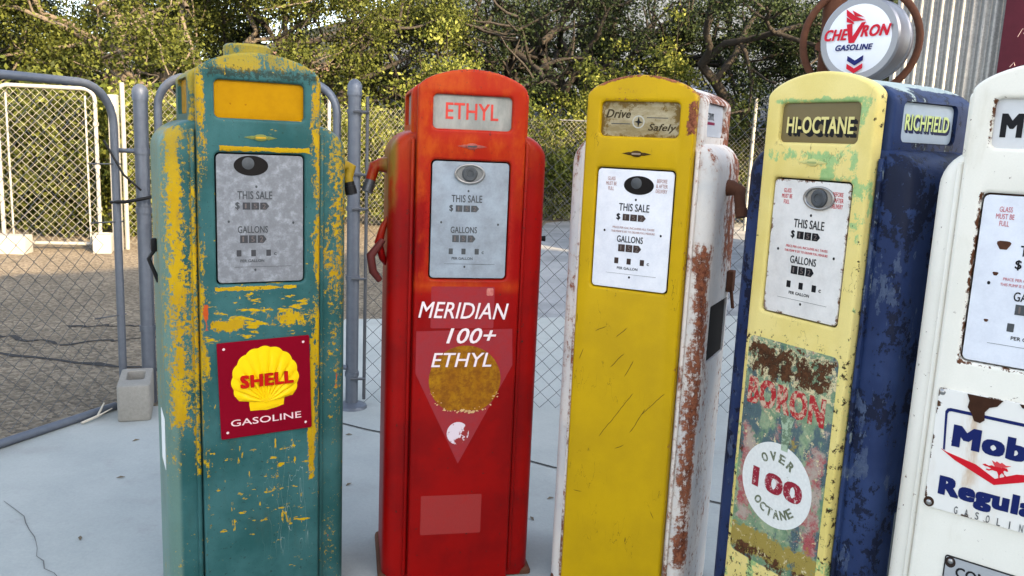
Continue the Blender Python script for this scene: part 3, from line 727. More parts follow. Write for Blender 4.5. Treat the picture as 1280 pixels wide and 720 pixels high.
def pink(name, col, cut_=.5):
    g = G(name, .6); n = g.noise(26, 6, .75); f = g.noise(160, 4, .8); R = srgb(168, 30, 28)
    return g.done(g.mix(g.M('MULTIPLY', g.chips(0, n, cut_, .12), .45), g.mul(col, g.M('MULTIPLY_ADD', f, .35, .82)), R))
PK = pink('faded_pink_patch', srgb(150, 48, 54), .55)
pt = link('shield_patch', slab2d([[(-.157, .902), (.150, .910), (.1555, .79), (-.012, .459), (-.157, .765)]], -.0008, .0016), PK, t)
g = G('olive_disc', .6); n = g.noise(40, 6, .8); s = g.noise(14, 5, .7, (1, 1, .4))
OD = g.done(g.mix(g.ss(n, .35, .65), g.mix(g.ss(s, .4, .65), srgb(156, 100, 10), srgb(174, 122, 14)), srgb(126, 74, 16)))
circ = [(x, max(z, .640)) for x, z in ell(.002, .7416, .116, .114, 60)]
link('disc_patch', slab2d([circ], -.0018, .0012), OD, pt)
g = G('cream_flakes', .8); WF = g.done(g.mix(g.noise(60, 5), srgb(205, 160, 110), srgb(235, 200, 150)))
fl = []
for i in range(70):
    a = random.uniform(PI * 1.12, PI * 1.88); r = .115 + random.gauss(0, .006); x = .002 + r * math.cos(a); z = max(.7416 + r * math.sin(a), .6365 + random.gauss(0, .003)); w_ = random.uniform(.0008, .004)
    if random.random() < .25: x = random.uniform(-.02, .035); z = .636 + random.gauss(0, .003); w_ *= 1.4
    fl.append(slab2d([[(x - w_, z), (x, z - w_ * .6), (x + w_ * 1.1, z + w_ * .2), (x, z + w_ * .7)]], -.0022, .001))
link('paint_flakes', merge(*fl), WF, pt)
g = G('white_patch', .7); WP = g.done(g.mix(g.chips(g.M('MULTIPLY', g.ss(g.M('ADD', (g.p, g.x)[1], g.M('MULTIPLY', g.z, -.6)), -.355, -.335), .14), g.noise(34, 5, .7), .60, .02), srgb(222, 205, 212), srgb(150, 50, 50)))
link('white_patch', slab2d([[(x, z) for x, z in ell(-.0154, .563, .036, .038, 26)]], -.0018, .0012), WP, pt)
link('label_patch', slab2d([rrect(-.113, .088, .912, 1.046, .004, 2)], -.0008, .0012), PK, t)
link('label_patch', slab2d([rrect(.062, .084, 1.018, 1.042, .004, 2)], -.0016, .0012), pink('pale_patch', srgb(205, 130, 120), .5), t)
link('label_patch', slab2d([rrect(-.129, .071, .214, .350, .003, 2)], -.0008, .0012), pink('pale_red_patch', srgb(152, 48, 46), .6), t)
g = G('brush_white', .6); BW = g.done(g.mix(g.chips(-.1, g.noise(90, 5, .8), .62, .03), srgb(240, 222, 222), srgb(190, 80, 80)))
lettering('painted_lettering', BW, t, [('MERIDIAN', -.152, .134, .944, .996, dict(bold=.006, shear=.24, turn=-.02)), ('100+', -.062, .098, .863, .913, dict(bold=.010, shear=.27)), ('ETHYL', -.108, .086, .786, .832, dict(bold=.006, shear=.22))], -.0034)
elbow(t, -1, 1.405, .17, RB, plain('grey_coupling', (.10, .105, .115, 1), .4, .6), .055)
hk = link('nozzle_hook', tubem([(-.25, .12, 1.10), (-.262, .10, 1.12), (-.275, .09, 1.17), (-.262, .09, 1.22), (-.245, .1, 1.25)], [.009, .012, .014, .011, .008], 8), RB, t)
link('lever', merge(tubem([(-.262, .08, 1.18), (-.30, .07, 1.13), (-.292, .07, 1.08), (-.27, .08, 1.05)], [.010, .014, .013, .010], 8)), plain('dark_red_iron', (.10, .022, .02, 1), .5), hk)
link('side_knob', tubem([(.245, .12, 1.19), (.272, .12, 1.19)], [.006, .010], 10), BLACK, t)

# ---- yellow and white pump
SCRATCH = [(-0.099, 0.927, -0.057, 0.95), (-0.028, 0.915, 0.011, 0.955), (-0.041, 0.817, 0.006, 0.873), (-0.146, 0.827, -0.131, 0.868), (-0.064, 0.586, 0.044, 0.751), (0.038, 0.616, 0.086, 0.709), (0.069, 0.68, 0.144, 0.768), (-0.008, 0.557, 0.026, 0.578), (0.123, 0.382, 0.138, 0.354), (-0.141, 0.389, -0.106, 0.39), (0.009, 0.793, 0.037, 0.855), (-0.16, 0.942, -0.159, 0.981)]
def rusty(name, base, base2, kind, rust=.12):
    g = G(name, .45); g.p
    f = g.noise(48, 6, .78); s = g.noise(15, 6, .75, (1, 1, .3)); big = g.noise(4, 4, .6); fine = g.noise(240, 3, .8)
    c = g.mix(g.ss(big, .35, .65), base, base2)
    nn = g.M('MULTIPLY_ADD', f, .5, g.M('MULTIPLY', s, .5))
    if kind == 'door':
        b = g.maxm(g.M('MULTIPLY', g.ss(g.M('MULTIPLY_ADD', g.M('MULTIPLY', g.x, g.x), 1.75, g.z), 1.697, 1.709), .17), g.M('MULTIPLY', g.box(.145, .175, 1.54, 1.64, .015), .19), g.M('MULTIPLY', g.edge(.168, .016), .06), g.M('MULTIPLY', g.box(-.09, .06, 1.655, 1.675, .006), .08), g.M('MULTIPLY', g.box(-.13, .13, 1.636, 1.645, .005), .1))
        m = g.chips(b, nn, .645, .015)
    elif kind == 'trim':
        b = g.M('MULTIPLY', g.ss(g.z, 1.3, .4), .07); m = g.chips(b, nn, .58, .05)
    elif kind == 'head':
        b = g.maxm(g.M('MULTIPLY', g.box(-.3, .3, 1.63, 1.67, .012), .13), g.M('MULTIPLY', g.ss(g.y, .26, .33), .13), .03); m = g.chips(b, nn, .60, .03)
    else:
        b = g.maxm(g.M('MULTIPLY', g.M('MULTIPLY', g.box(.187, .25, .2, 1.22, .03), g.ss(g.y, .11, .045)), .125), g.M('MULTIPLY', g.M('MULTIPLY', g.ss(g.x, .2, .235), g.M('MULTIPLY', g.ss(g.z, 1.02, 1.2), g.ss(g.y, .14, .26))), .14), g.M('MULTIPLY', g.M('MULTIPLY', g.ss(g.x, -.18, -.2), g.ss(g.z, 1.2, 1.45)), .09), .01)
        m = g.chips(b, nn, .60, .035)
    rc = g.mix(g.ss(f, .4, .62), srgb(92, 48, 34), srgb(150, 92, 66))
    halo = g.chips(b, nn, .565 if kind != 'door' else .63, .06)
    c = g.mix(g.M('MULTIPLY', halo, .35 if kind != 'door' else .18), c, srgb(186, 148, 120) if kind != 'door' else srgb(150, 110, 20))
    c = g.mix(m, c, rc)
    dk = g.chips(-.1, g.noise(42, 6, .8, (1, 1, .7), (5, 2, 1)), .585, .012); c = g.mix(g.M('MULTIPLY', dk, .85), c, srgb(70, 50, 18))
    if kind == 'door':
        wob = g.M('MULTIPLY', g.M('SUBTRACT', g.noise(22, 2), .5), .008)
        for (xa, za, xb, zb) in SCRATCH:
            L = math.hypot(xb - xa, zb - za); ca, sa = (xb - xa) / L, (zb - za) / L
            u = g.M('ADD', g.M('MULTIPLY', g.x, ca), g.M('MULTIPLY_ADD', g.z, sa, -xa * ca - za * sa))
            v = g.add(g.M('MULTIPLY', g.z, ca), g.M('MULTIPLY_ADD', g.x, -sa, xa * sa - za * ca), wob)
            k1 = g.M('MULTIPLY', g.ss(g.M('ABSOLUTE', v), .0016, .0006), g.ss(g.M('ABSOLUTE', g.M('SUBTRACT', u, L / 2)), L / 2, L / 2 - .012))
            c = g.mix(g.M('MULTIPLY', k1, .85), c, srgb(58, 42, 14))
    scr = g.ss(g.M('ABSOLUTE', g.M('SUBTRACT', g.noise(7, 3, .5, (5, 1, 1), (1, 4, 2), (0, .7, 0)), .5)), .0035, .0015)
    scr = g.M('MULTIPLY', scr, g.ss(g.noise(6, 3, .6, (1, 1, 1), (7, 1, 3)), .54, .60)); c = g.mix(g.M('MULTIPLY', scr, .8), c, srgb(86, 66, 20))
    c = g.mul(c, g.M('MULTIPLY_ADD', fine, .2, .9)); g.bump(g.add(g.M('SUBTRACT', g.M('MULTIPLY', fine, .5), g.M('MULTIPLY', m, 1.5)), g.M('MULTIPLY', big, 6)), .0008, .6)
    g.set('Roughness', g.M('MULTIPLY_ADD', m, .4, .42))
    return g.done(c)
PW1, PW2 = srgb(222, 215, 207), srgb(200, 199, 198)
g = G('grimy_sign', .4); n = g.noise(14, 6, .75, (.5, 1, 1.4)); n2 = g.noise(30, 6, .8)
c = g.mix(g.ss(n, .35, .65), srgb(138, 122, 84), srgb(176, 164, 134)); g.p
e = g.maxm(g.ss(g.M('ABSOLUTE', g.x), .09, .125), g.ss(g.z, 1.60, 1.64), g.ss(g.z, 1.55, 1.525))
c = g.mix(g.chips(g.M('MULTIPLY', e, .14), n2, .6, .05), c, srgb(112, 88, 40)); GRIMY = g.done(c)
MY = dict(door=rusty('yellow_door_paint', srgb(198, 160, 8), srgb(186, 150, 12), 'door'), head=rusty('white_head_paint', PW1, PW2, 'head'), body=rusty('white_body_paint', PW1, PW2, 'body'), trim=rusty('white_trim_paint', srgb(226, 214, 204), PW1, 'trim'), base=RUST, glass=GRIMY, sglass=plain('pale_side_glass', srgb(182, 188, 196), .25), emblem=plain('dark_emblem', srgb(70, 52, 22), .4, .4, .6, 90), emblem2=plain('emblem_grey', srgb(150, 130, 110), .4))
t = pump('yellow fronted gas pump with rusty white sides and white dial', (.3527, 2.5123, 0), -.468, MY, .232, True)
lettering('sign_lettering', plain('worn_black_letter', srgb(66, 56, 38), .7, 0, .7, 70), t, [('Drive', -.108, -.030, 1.586, 1.611, dict(shear=.3, bold=.018)), ('Safely', .026, .112, 1.545, 1.572, dict(shear=.3, bold=.018))], .0122)
sgm = plain('sign_silver', srgb(186, 184, 172), .5); 
link('sign_roundel', slab2d([ell(-.005, 1.576, .019, .019, 24), ell(-.005, 1.576, .0155, .0155, 24)], .0122, .0008), sgm, t)
link('sign_roundel', slab2d([[(-.005, 1.592), (-.001, 1.578), (.009, 1.575), (-.002, 1.572), (-.005, 1.560), (-.008, 1.573), (-.018, 1.576), (-.008, 1.579)]], .0121, .0009), INK, t)
link('sign_line', slab2d([[(-.09, 1.568), (-.03, 1.568), (-.03, 1.5705), (-.09, 1.5705)], [(.02, 1.588), (.085, 1.588), (.085, 1.590), (.02, 1.590)]], .0124, .0006), INKG, t)
dial(t, grime_plate('white_dial_enamel', srgb(236, 236, 240), srgb(214, 216, 224), .35, .22, .0), INK, WHEEL, .006, 'hole', (.012, 1.389), plain('brown_print', srgb(168, 120, 110), .6))
def side_text(s_, x, y0, y1, z0, z1, sgn, **k):
    me = text(s_, y0, y1, z0, z1, 0, **k)        # x->along depth
    me.transform(Matrix.Rotation(PI / 2, 4, 'Z') if sgn > 0 else Matrix.Rotation(-PI / 2, 4, 'Z')); me.transform(Matrix.Translation((x, 0, 0))); return me
link('side_lettering', side_text('ETHYL', .1736, .12, .20, 1.592, 1.612, 1, bold=.01), INKG, t)
link('side_stripe', side_slab(rrect(.11, .21, 1.578, 1.586, .002, 2), .1737, .0008, 1), plain('magenta_stripe', srgb(120, 24, 62), .5), t)
elbow(t, 1, 1.385, .20, RUST, RUST, .05, .232)
link('side_latch', merge(boxm(.232, .252, .30, .34, 1.05, 1.12, .003), tubem([(.245, .32, 1.06), (.26, .3, 1.0)], .006, 6)), RUST, t)
link('dark_opening_fill', boxm(.162, .226, .112, .328, .852, 1.028), HOLE, t)  # near-black block filling the cut, standing for the shade inside the opening

# ---- pale yellow and blue pump
PYE = srgb(236, 216, 138); PYE2 = srgb(226, 204, 118)
def peel(name, kind):
    g = G(name, .42); g.p
    f = g.noise(46, 6, .75); s = g.noise(11, 6, .72, (1, 1, .55)); big = g.noise(4, 4, .6); fine = g.noise(240, 3, .8)
    if kind == 'door':
        c = g.mix(g.ss(big, .35, .65), PYE, PYE2)
        gb = g.maxm(g.M('MULTIPLY', g.box(.10, .155, 1.40, 1.645, .03), .15), g.M('MULTIPLY', g.box(-.15, .13, 1.475, 1.515, .02), .115), g.M('MULTIPLY', g.box(.04, .155, 1.30, 1.47, .04), .125), g.M('MULTIPLY', g.box(-.15, .13, 1.628, 1.646, .01), .17), g.M('MULTIPLY', g.edge(.168, .02), .05), g.M('MULTIPLY', g.ss(g.z, 1.06, .9), .07))
        gm = g.chips(gb, g.M('MULTIPLY_ADD', s, .7, g.M('MULTIPLY', f, .3)), .615, .02); c = g.mix(g.M('MULTIPLY', gm, .85), c, g.mix(g.ss(f, .4, .6), srgb(122, 178, 116), srgb(150, 192, 130)))
        rb = g.maxm(g.M('MULTIPLY', g.edge(.168, .02), .06), g.M('MULTIPLY', g.ss(g.z, 1.05, .99), .10), .0)
        m = g.chips(rb, f, .672, .014); c = g.mix(m, c, srgb(62, 46, 30))
        l = g.ss(g.M('ABSOLUTE', g.M('SUBTRACT', g.noise(13, 4, .6, (1, 1, .5), (2, 2, 5), (0, .8, 0)), .5)), .006, .002); l = g.M('MULTIPLY', l, g.ss(g.noise(7, 3, .5, (1, 1, 1), (9, 1, 1)), .55, .63)); c = g.mix(g.M('MULTIPLY', l, .6), c, srgb(120, 100, 60))
    else:
        B1 = srgb(34, 48, 84); B2 = srgb(46, 62, 100)
        c = g.mix(g.ss(big, .35, .65), B1, B2)
        m = g.chips(.0, g.M('MULTIPLY_ADD', s, .6, g.M('MULTIPLY', f, .4)), .525, .008); c = g.mix(g.M('MULTIPLY', m, .9), c, srgb(22, 27, 46))
        m2 = g.chips(g.M('MULTIPLY', g.ss(g.y, .14, .04), .07), g.noise(15, 6, .7, (1, 1, .45), (4, 4, 4)), .66, .008); c = g.mix(m2, c, g.mix(g.ss(f, .4, .6), srgb(58, 70, 98), srgb(76, 88, 112)))
        if kind == 'head':
            tp = g.chips(g.M('MULTIPLY', g.ss(g.z, 1.665, 1.69), .35), s, .62, .03); c = g.mix(tp, c, g.mix(f, srgb(150, 166, 178), srgb(196, 206, 184)))
        if kind == 'trim': c = g.mix(g.chips(.0, g.noise(30, 5, .8, (1, 1, .3)), .6, .02), c, srgb(130, 140, 140))
    c = g.mul(c, g.M('MULTIPLY_ADD', fine, .2, .9)); g.bump(g.add(g.M('SUBTRACT', g.M('MULTIPLY', fine, .5), g.M('MULTIPLY', m, 1.6)), g.M('MULTIPLY', big, 5)), .0009, .6)
    return g.done(c)
MH = dict(door=peel('pale_yellow_door_paint', 'door'), head=peel('blue_head_paint', 'head'), body=peel('blue_body_paint', 'body'), trim=peel('blue_trim_paint', 'trim'), base=RUST, glass=plain('brown_glass', srgb(122, 108, 74), .3, 0, .15, 10), sglass=plain('side_sign_glass', srgb(168, 180, 190), .3), emblem=plain('pale_emblem', srgb(206, 200, 130), .4, .2, .2, 90), emblem2=plain('emblem_green', srgb(160, 170, 110), .5))
t = pump('blue gas pump with peeling pale yellow front and octane label', (.7613, 2.1796, 0), -1.0086, MH, .262)
LETY = plain('pale_letter', srgb(228, 214, 140), .5)
link('lettering_shadow', merge(text('HI-OCTANE', -.098, .108, 1.550, 1.593, .0124, bold=.05), text('HI-OCTANE', -.094, .112, 1.547, 1.590, .0126, bold=.05)), INK, t)
lettering('sign_lettering', LETY, t, [('HI-OCTANE', -.104, .102, 1.556, 1.599, dict(bold=.022))], .0116)
dial(t, grime_plate('hi_dial_enamel', srgb(232, 228, 222), srgb(206, 202, 196), .35, .25, .06), INK, INK, .008, 'ring', (.029, 1.392), plain('red_small_print', srgb(198, 60, 66), .6))
link('side_lettering_shadow', merge(side_text('RICHFIELD', .1735, .113, .300, 1.567, 1.607, 1, bold=.05), side_text('RICHFIELD', .1734, .117, .304, 1.564, 1.604, 1, bold=.05)), plain('navy_ink', srgb(24, 30, 70), .5), t)
link('side_lettering', side_text('RICHFIELD', .1744, .110, .296, 1.571, 1.611, 1, bold=.018), plain('lime_letter', srgb(206, 216, 140), .5), t)
# octane label
g = G('octane_label_print', .6); g.p
f = g.noise(46, 6, .75); s = g.noise(12, 6, .75); big = g.noise(9, 5, .7, (1, 1, .6))
bg = g.mix(g.ss(g.M('MULTIPLY_ADD', s, .7, g.M('MULTIPLY', f, .3)), .4, .6), srgb(104, 136, 104), srgb(158, 172, 138))
bg = g.mix(g.chips(g.M('MULTIPLY', g.box(-.2, .2, .66, .80, .03), .10), big, .56, .04), bg, srgb(84, 104, 108))
bg = g.mix(g.chips(g.M('MULTIPLY', g.M('MULTIPLY', g.box(-.14, .135, .45, .735, .012), g.M('SUBTRACT', 1, g.box(-.10, .09, .40, .76, .03))), .22), g.noise(20, 6, .75, (1, 1, 1), (8, 1, 1)), .60, .05), bg, g.mix(g.ss(s, .42, .58), srgb(176, 160, 146), srgb(170, 84, 86)))
ul = g.M('MULTIPLY', g.box(-.2, .2, .36, .44, .02), .25); bg = g.mix(g.chips(ul, s, .64, .04), bg, srgb(160, 140, 70))
br = g.chips(g.maxm(g.M('MULTIPLY', g.box(-.15, .135, .885, .985, .03), .155), g.M('MULTIPLY', g.box(-.17, .16, .34, .39, .015), .12), g.M('MULTIPLY', g.edge(.148, .02), .07)), g.M('MULTIPLY_ADD', f, .55, g.M('MULTIPLY', s, .45)), .62, .02)
yl = g.chips(g.M('MULTIPLY', g.box(-.15, .15, .87, 1.0, .03), .10), g.noise(30, 6, .8, (1, 1, 1), (3, 6, 1)), .59, .02)
c = g.mix(yl, bg, srgb(216, 200, 156)); c = g.mix(br, c, g.mix(g.ss(f, .4, .65), srgb(56, 36, 24), srgb(100, 64, 40)))
ck = g.ss(g.M('ABSOLUTE', g.M('SUBTRACT', g.noise(16, 5, .7, (1, 1, .8), (1, 7, 2)), .5)), .008, .003); c = g.mix(g.M('MULTIPLY', g.M('MULTIPLY', ck, g.ss(big, .48, .6)), .8), c, srgb(50, 44, 34))
g.bump(g.M('SUBTRACT', f, br), .0015, .7); OL = g.done(c)
lb = link('octane_label', slab2d([rrect(-.152, .145, .345, .995, .02, 5)], -.0009, .0015), OL, t)
def chipped(name, col, under, thr=.6, sc=40):
    g = G(name, .6); return g.done(g.mix(g.chips(0, g.noise(sc, 6, .8), thr, .03), g.mul(col, g.M('MULTIPLY_ADD', g.noise(120, 3), .3, .85)), under))
def turned(me, cx, cz, a):
    me.transform(Matrix.Translation((cx, 0, cz)) @ Matrix.Rotation(a, 4, 'Y').inverted() @ Matrix.Translation((-cx, 0, -cz))); return me
link('label_lettering', text('BORON', -.138, .122, .800, .880, -.002, bold=.05), chipped('worn_red_letter', srgb(176, 46, 50), srgb(206, 176, 150), .52, 55), lb)
dc = link('label_disc', slab2d([ell(-.010, .594, .120, .121, 56)], -.0019, .0012), chipped('label_white', srgb(232, 232, 226), srgb(190, 190, 170), .66, 14), lb)
wd = chipped('worn_green_letter', srgb(110, 116, 92), srgb(220, 220, 210), .58, 70)
def arc_text(s_, cx, cz, R, a0, a1, h, up=True, y=-.003, bold=.03):
    out = []
    for i, ch in enumerate(s_):
        a = math.radians(a0 + (a1 - a0) * i / (len(s_) - 1)); x = cx + R * math.cos(a); z = cz + R * math.sin(a); wd_ = h * .8 if ch not in 'I1' else h * .3
        m_ = text(ch, x - wd_ / 2, x + wd_ / 2, z - h / 2, z + h / 2, y, bold=bold); out.append(turned(m_, x, z, (a - PI / 2) if up else (a + PI / 2)))
    return out
link('disc_lettering', merge(*arc_text('OVER', -.010, .594, .082, 124, 58, .026)), wd, dc); link('disc_lettering', merge(*arc_text('OCTANE', -.010, .594, .082, 228, 312, .026, False)), wd, dc)
link('disc_number', text('100', -.092, .080, .567, .625, -.003, bold=.04), chipped('worn_crimson', srgb(150, 40, 56), srgb(215, 190, 185), .58, 60), dc)
link('label_arrow', slab2d([[(-.02, .80), (.03, .80), (.02, .76), (.018, .70), (-.004, .70), (-.006, .76)]], -.0021, .0012), chipped('arrow_pale', srgb(170, 188, 160), srgb(110, 130, 105), .5), lb)
link('lead_plate', side_slab(rrect(.135, .26, .42, .60, .006, 3), .2636, .0016, 1), plain('grey_plate', srgb(150, 156, 158), .5, .3), t)
link('plate_lettering', merge(side_text('FOR USE AS', .2648, .155, .245, .572, .584, 1, bold=.02), side_text('MOTOR FUEL ONLY', .2648, .145, .252, .547, .559, 1, bold=.02), side_text('CONTAINS', .2648, .148, .25, .512, .532, 1, bold=.01), side_text('LEAD', .2648, .162, .235, .472, .498, 1, bold=.03)), INK, t)
link('side_latch', merge(boxm(.26, .289, .28, .31, .98, 1.05, .003)), plain('latch_grey', (.4, .41, .42, 1), .5), t)

# ---- white pump
WH1, WH2 = srgb(240, 235, 222), srgb(234, 229, 215)
def white_paint(name, kind):
    g = G(name, .36); g.p
    f = g.noise(50, 6, .75); s = g.noise(9, 5, .7, (1, 1, .3)); big = g.noise(3, 4, .6); fine = g.noise(240, 3, .8)
    c = g.mix(g.ss(big, .35, .65), WH1, WH2); c = g.mix(g.M('MULTIPLY', g.ss(s, .55, .72), .35), c, srgb(206, 198, 176))
    b = .0
    if kind == 'door': b = g.maxm(g.M('MULTIPLY', g.box(-.128, -.118, 1.06, 1.44, .004), .2), g.M('MULTIPLY', g.box(-.128, .128, 1.062, 1.07, .003), .12), g.M('MULTIPLY', g.box(-.128, -.118, 1.53, 1.64, .004), .14))
    m = g.chips(b, f, .66, .02); c = g.mix(m, c, srgb(96, 58, 34))
    g.bump(fine, .0004, .3); return g.done(g.mul(c, g.M('MULTIPLY_ADD', fine, .12, .94)))
WB = white_paint('white_pump_body', 'body')
MW = dict(door=white_paint('white_pump_door', 'door'), head=white_paint('white_pump_head', 'head'), body=WB, trim=WB, base=RUST, glass=plain('white_sign_glass', srgb(214, 214, 214), .3), emblem=plain('silver_emblem', srgb(120, 116, 108), .3, .6, .4, 90), lining=RUST)
t = pump('glossy white gas pump with blue and red oil sign at right edge', (1.0883, 1.7137, 0), -.6923, MW, .226)
lettering('sign_lettering', INK, t, [('Mobilgas', -.1085, .104, 1.5395, 1.604, dict(bold=.045))], .0122)
dial(t, grime_plate('white_dial', srgb(232, 234, 240), srgb(212, 214, 222), .3, .25, .0), INK, WHEELG, .014, 'ring', (.012, 1.392), plain('pink_print', srgb(196, 100, 108), .6))
sp_ = lambda x, z, r: slab2d([[(x + r * (1 + .25 * math.sin(3 * a)) * math.cos(a), z + r * (1 + .25 * math.cos(2 * a)) * math.sin(a)) for a in np.linspace(0, 2 * PI, 18)[:-1]]], .0052, .0007)
CHIPB = plain('chip_brown', srgb(84, 54, 40), .9, 0, .4, 90)
for q_ in (sp_(-.070, 1.330, .012), sp_(-.078, 1.268, .005), sp_(-.083, 1.165, .004)): link('rust_chip', q_, CHIPB, t)
# oil company sign on the white pump
g = G('sign_enamel', .3); g.p
n = g.noise(24, 6, .75); s = g.noise(8, 5, .7, (1, 1, .3))
c = g.mix(g.M('MULTIPLY', g.ss(s, .5, .7), .25), srgb(236, 232, 224), srgb(206, 186, 156))
st_ = g.M('MULTIPLY', g.box(-.088, -.058, -.075, .12, .02), g.ss(g.noise(9, 5, .7, (2, 1, .5)), .38, .6)); c = g.mix(g.M('MULTIPLY', st_, .8), c, srgb(196, 158, 112))
ed = g.maxm(g.M('MULTIPLY', g.ss(g.M('ABSOLUTE', g.z), .128, .143), .14), g.M('MULTIPLY', g.ss(g.x, -.142, -.153), .14))
c = g.mix(g.chips(ed, n, .68, .02), c, srgb(82, 56, 38)); ENAM = g.done(c)
NAVY = plain('sign_navy', srgb(22, 34, 92), .35); SRED = plain('enamel_red', srgb(206, 24, 40), .35)
sg = tag(link('oil_sign', slab2d([rrect(-.153, .111, -.1405, .1405, .004, 3)], -.005, .004, .0008), ENAM), 'white enamel sign with blue and red regular gasoline lettering on white pump', 'sign')
sg.matrix_world = Matrix.Translation((1.0883, 1.7137, 0)) @ Matrix.Rotation(-.6923, 4, 'Z') @ Matrix.Translation((0, -.0005, .8605))
Z0 = .8605
zz = lambda v: v - Z0
bo = [(-.129, zz(.862)), (-.1345, zz(.950)), (-.131, zz(.957)), (-.125, zz(.9595)), (.083, zz(.9595)), (.089, zz(.957)), (.0925, zz(.950)), (.087, zz(.862))]
bi = [(-.125, zz(.862)), (-.1295, zz(.945)), (-.127, zz(.951)), (-.122, zz(.9525)), (.080, zz(.9525)), (.085, zz(.951)), (.0875, zz(.945)), (.083, zz(.862))]
link('border', slab2d([bo + bi[::-1]], -.0062, .0014), NAVY, sg)
link('red_chevron', slab2d([[(-.133, zz(.8625)), (-.121, zz(.858)), (-.060, zz(.8455)), (-.0205, zz(.824)), (.018, zz(.8455)), (.079, zz(.858)), (.091, zz(.8625)), (.060, zz(.8435)), (-.021, zz(.810)), (-.102, zz(.8435))]], -.0064, .0014), SRED, sg)
lettering('sign_lettering', NAVY, sg, [('Mobil', -.1135, .070, zz(.874), zz(.9245), dict(bold=.055)), ('Regular', -.1275, .096, zz(.744), zz(.801), dict(bold=.055))], -.0062)
for i, ch in enumerate('GASOLINE'): pass
lettering('small_lettering', INKG, sg, [(ch, -.090 + i * .0213 + (.002 if ch == 'I' else 0), -.090 + i * .0213 + (.007 if ch != 'I' else .004), zz(.7215), zz(.7385)) for i, ch in enumerate('GASOLINE')], -.0062, True)
# small winged horse emblem
hs = [[(-.048, .8505), (-.043, .8525), (-.036, .850), (-.030, .8525), (-.024, .851), (-.018, .853), (-.012, .8515), (-.006, .8535), (-.001, .853), (.002, .8475), (-.001, .8465), (-.0045, .848), (-.007, .845), (-.0045, .8385), (.0, .8355), (-.002, .831), (-.004, .8325), (-.004, .8365), (-.009, .8405), (-.0125, .835), (-.012, .8285), (-.0145, .8285), (-.0155, .8355), (-.019, .8415), (-.028, .8425), (-.034, .839), (-.040, .8405), (-.0395, .8425), (-.034, .842), (-.030, .8455), (-.037, .8475), (-.043, .8475)],
      [(-.024, .8515), (-.031, .8635), (-.024, .8605), (-.022, .864), (-.015, .8605), (-.012, .8635), (-.004, .859), (.006, .8605), (-.003, .8555), (-.010, .8525)]]
link('winged_emblem', slab2d([[(x, zz(z)) for x, z in l] for l in hs[:1]], -.0064, .0014), SRED, sg)
link('winged_emblem', slab2d([[(x, zz(z)) for x, z in l] for l in hs[1:]], -.0066, .0014), plain('pale_red', srgb(216, 70, 76), .35), sg)
ro = [(-.096, zz(.9995)), (-.090, zz(.985)), (-.092, zz(.97)), (-.082, zz(.956)), (-.076, zz(.942)), (-.064, zz(.940)), (-.056, zz(.948)), (-.058, zz(.966)), (-.050, zz(.978)), (-.036, zz(.984)), (-.026, zz(.9995))]
link('rust_patch', slab2d([ro, [(.004, zz(.9995)), (.010, zz(.992)), (.022, zz(.990)), (.028, zz(.9995))]], -.0068, .0012), plain('dark_rust', srgb(62, 38, 26), .9, 0, .4, 70), sg)
link('screws', merge(*[lathe([(.007, 0), (.005, .002), (.002, .003)], (a, -.005, b), (0, -1, 0), 14) for a, b in ((-.146, .131), (-.143, -.130), (.102, .131), (.102, -.131))]), CHROME, sg)
link('screw_rust', slab2d([ell(-.143, -.128, .011, .012, 18)], -.0056, .001), plain('screw_brown', srgb(60, 42, 32), .9), sg)
pl = tag(link('warning_plate', slab2d([rrect(-.094, .094, -.05, .05, .005, 3)], -.003, .0025, .0006), plain('plate_grey', srgb(176, 178, 180), .4, .2)), 'small grey metal plate below the enamel sign on the white pump', 'plate')
pl.matrix_world = Matrix.Translation((1.0883, 1.7137, 0)) @ Matrix.Rotation(-.6923, 4, 'Z') @ Matrix.Translation((0, 0, .568))
lettering('lettering', INK, pl, [('CONTAINS', -.070, .075, .006, .030, dict(bold=.02)), ('LEAD', -.045, .045, -.035, -.008, dict(bold=.03))], -.0038)
link('screws', merge(*[lathe([(.0065, 0), (.005, .002), (.002, .003)], (a, -.003, b), (0, -1, 0), 12) for a, b in ((-.083, .038), (.083, .038))]), CHROME, pl)
link('screw_rust', slab2d([ell(-.083, .036, .011, .013, 16)], -.0036, .001), plain('plate_screw_brown', srgb(50, 40, 36), .9), pl)
link('plate_rim', slab2d([rrect(-.095, .095, -.051, .051, .006, 3), rrect(-.0925, .0925, -.0485, .0485, .004, 3)], -.0038, .003), plain('dark_rim', srgb(40, 38, 38), .5), pl)

# ------------------------------------------------------------------ round lit-less globe sign in a rusty hoop
gx, gy, gz = 1.395, 3.6, 1.985
ax = Vector((-.74, -.66, -.02)).normalized()
gl = thing('globe_sign', 'round white gasoline globe sign with silver rim above the blue pump', 'sign', (gx, gy, gz))
gl.rotation_euler = (0, 0, math.atan2(ax.y, ax.x) + PI / 2)
R_ = .170
g = G('brushed_alloy', .38, .85); SILV = g.done(g.mix(g.noise(6, 4, .6, (1, 6, 1)), (.24, .24, .26, 1), (.36, .36, .38, 1)))
WG = plain('white_globe_glass', srgb(240, 243, 248), .2, 0, .02)
link('rim', lathe([(R_ - .022, -.004), (R_ - .004, -.004), (R_ + .003, .004), (R_, .014), (R_ - .002, .1), (R_ + .002, .104), (R_ + .002, .112), (R_ - .006, .116), (R_ - .010, .15), (R_ - .05, .19), (R_ - .08, .20)], (0, 0, 0), (0, 1, 0), 56), SILV, gl)
fc = link('face', lathe([(R_ - .02, .0), (R_ - .03, -.004), (R_ * .5, -.009), (.002, -.011)], (0, 0, 0), (0, 1, 0), 56), WG, gl)
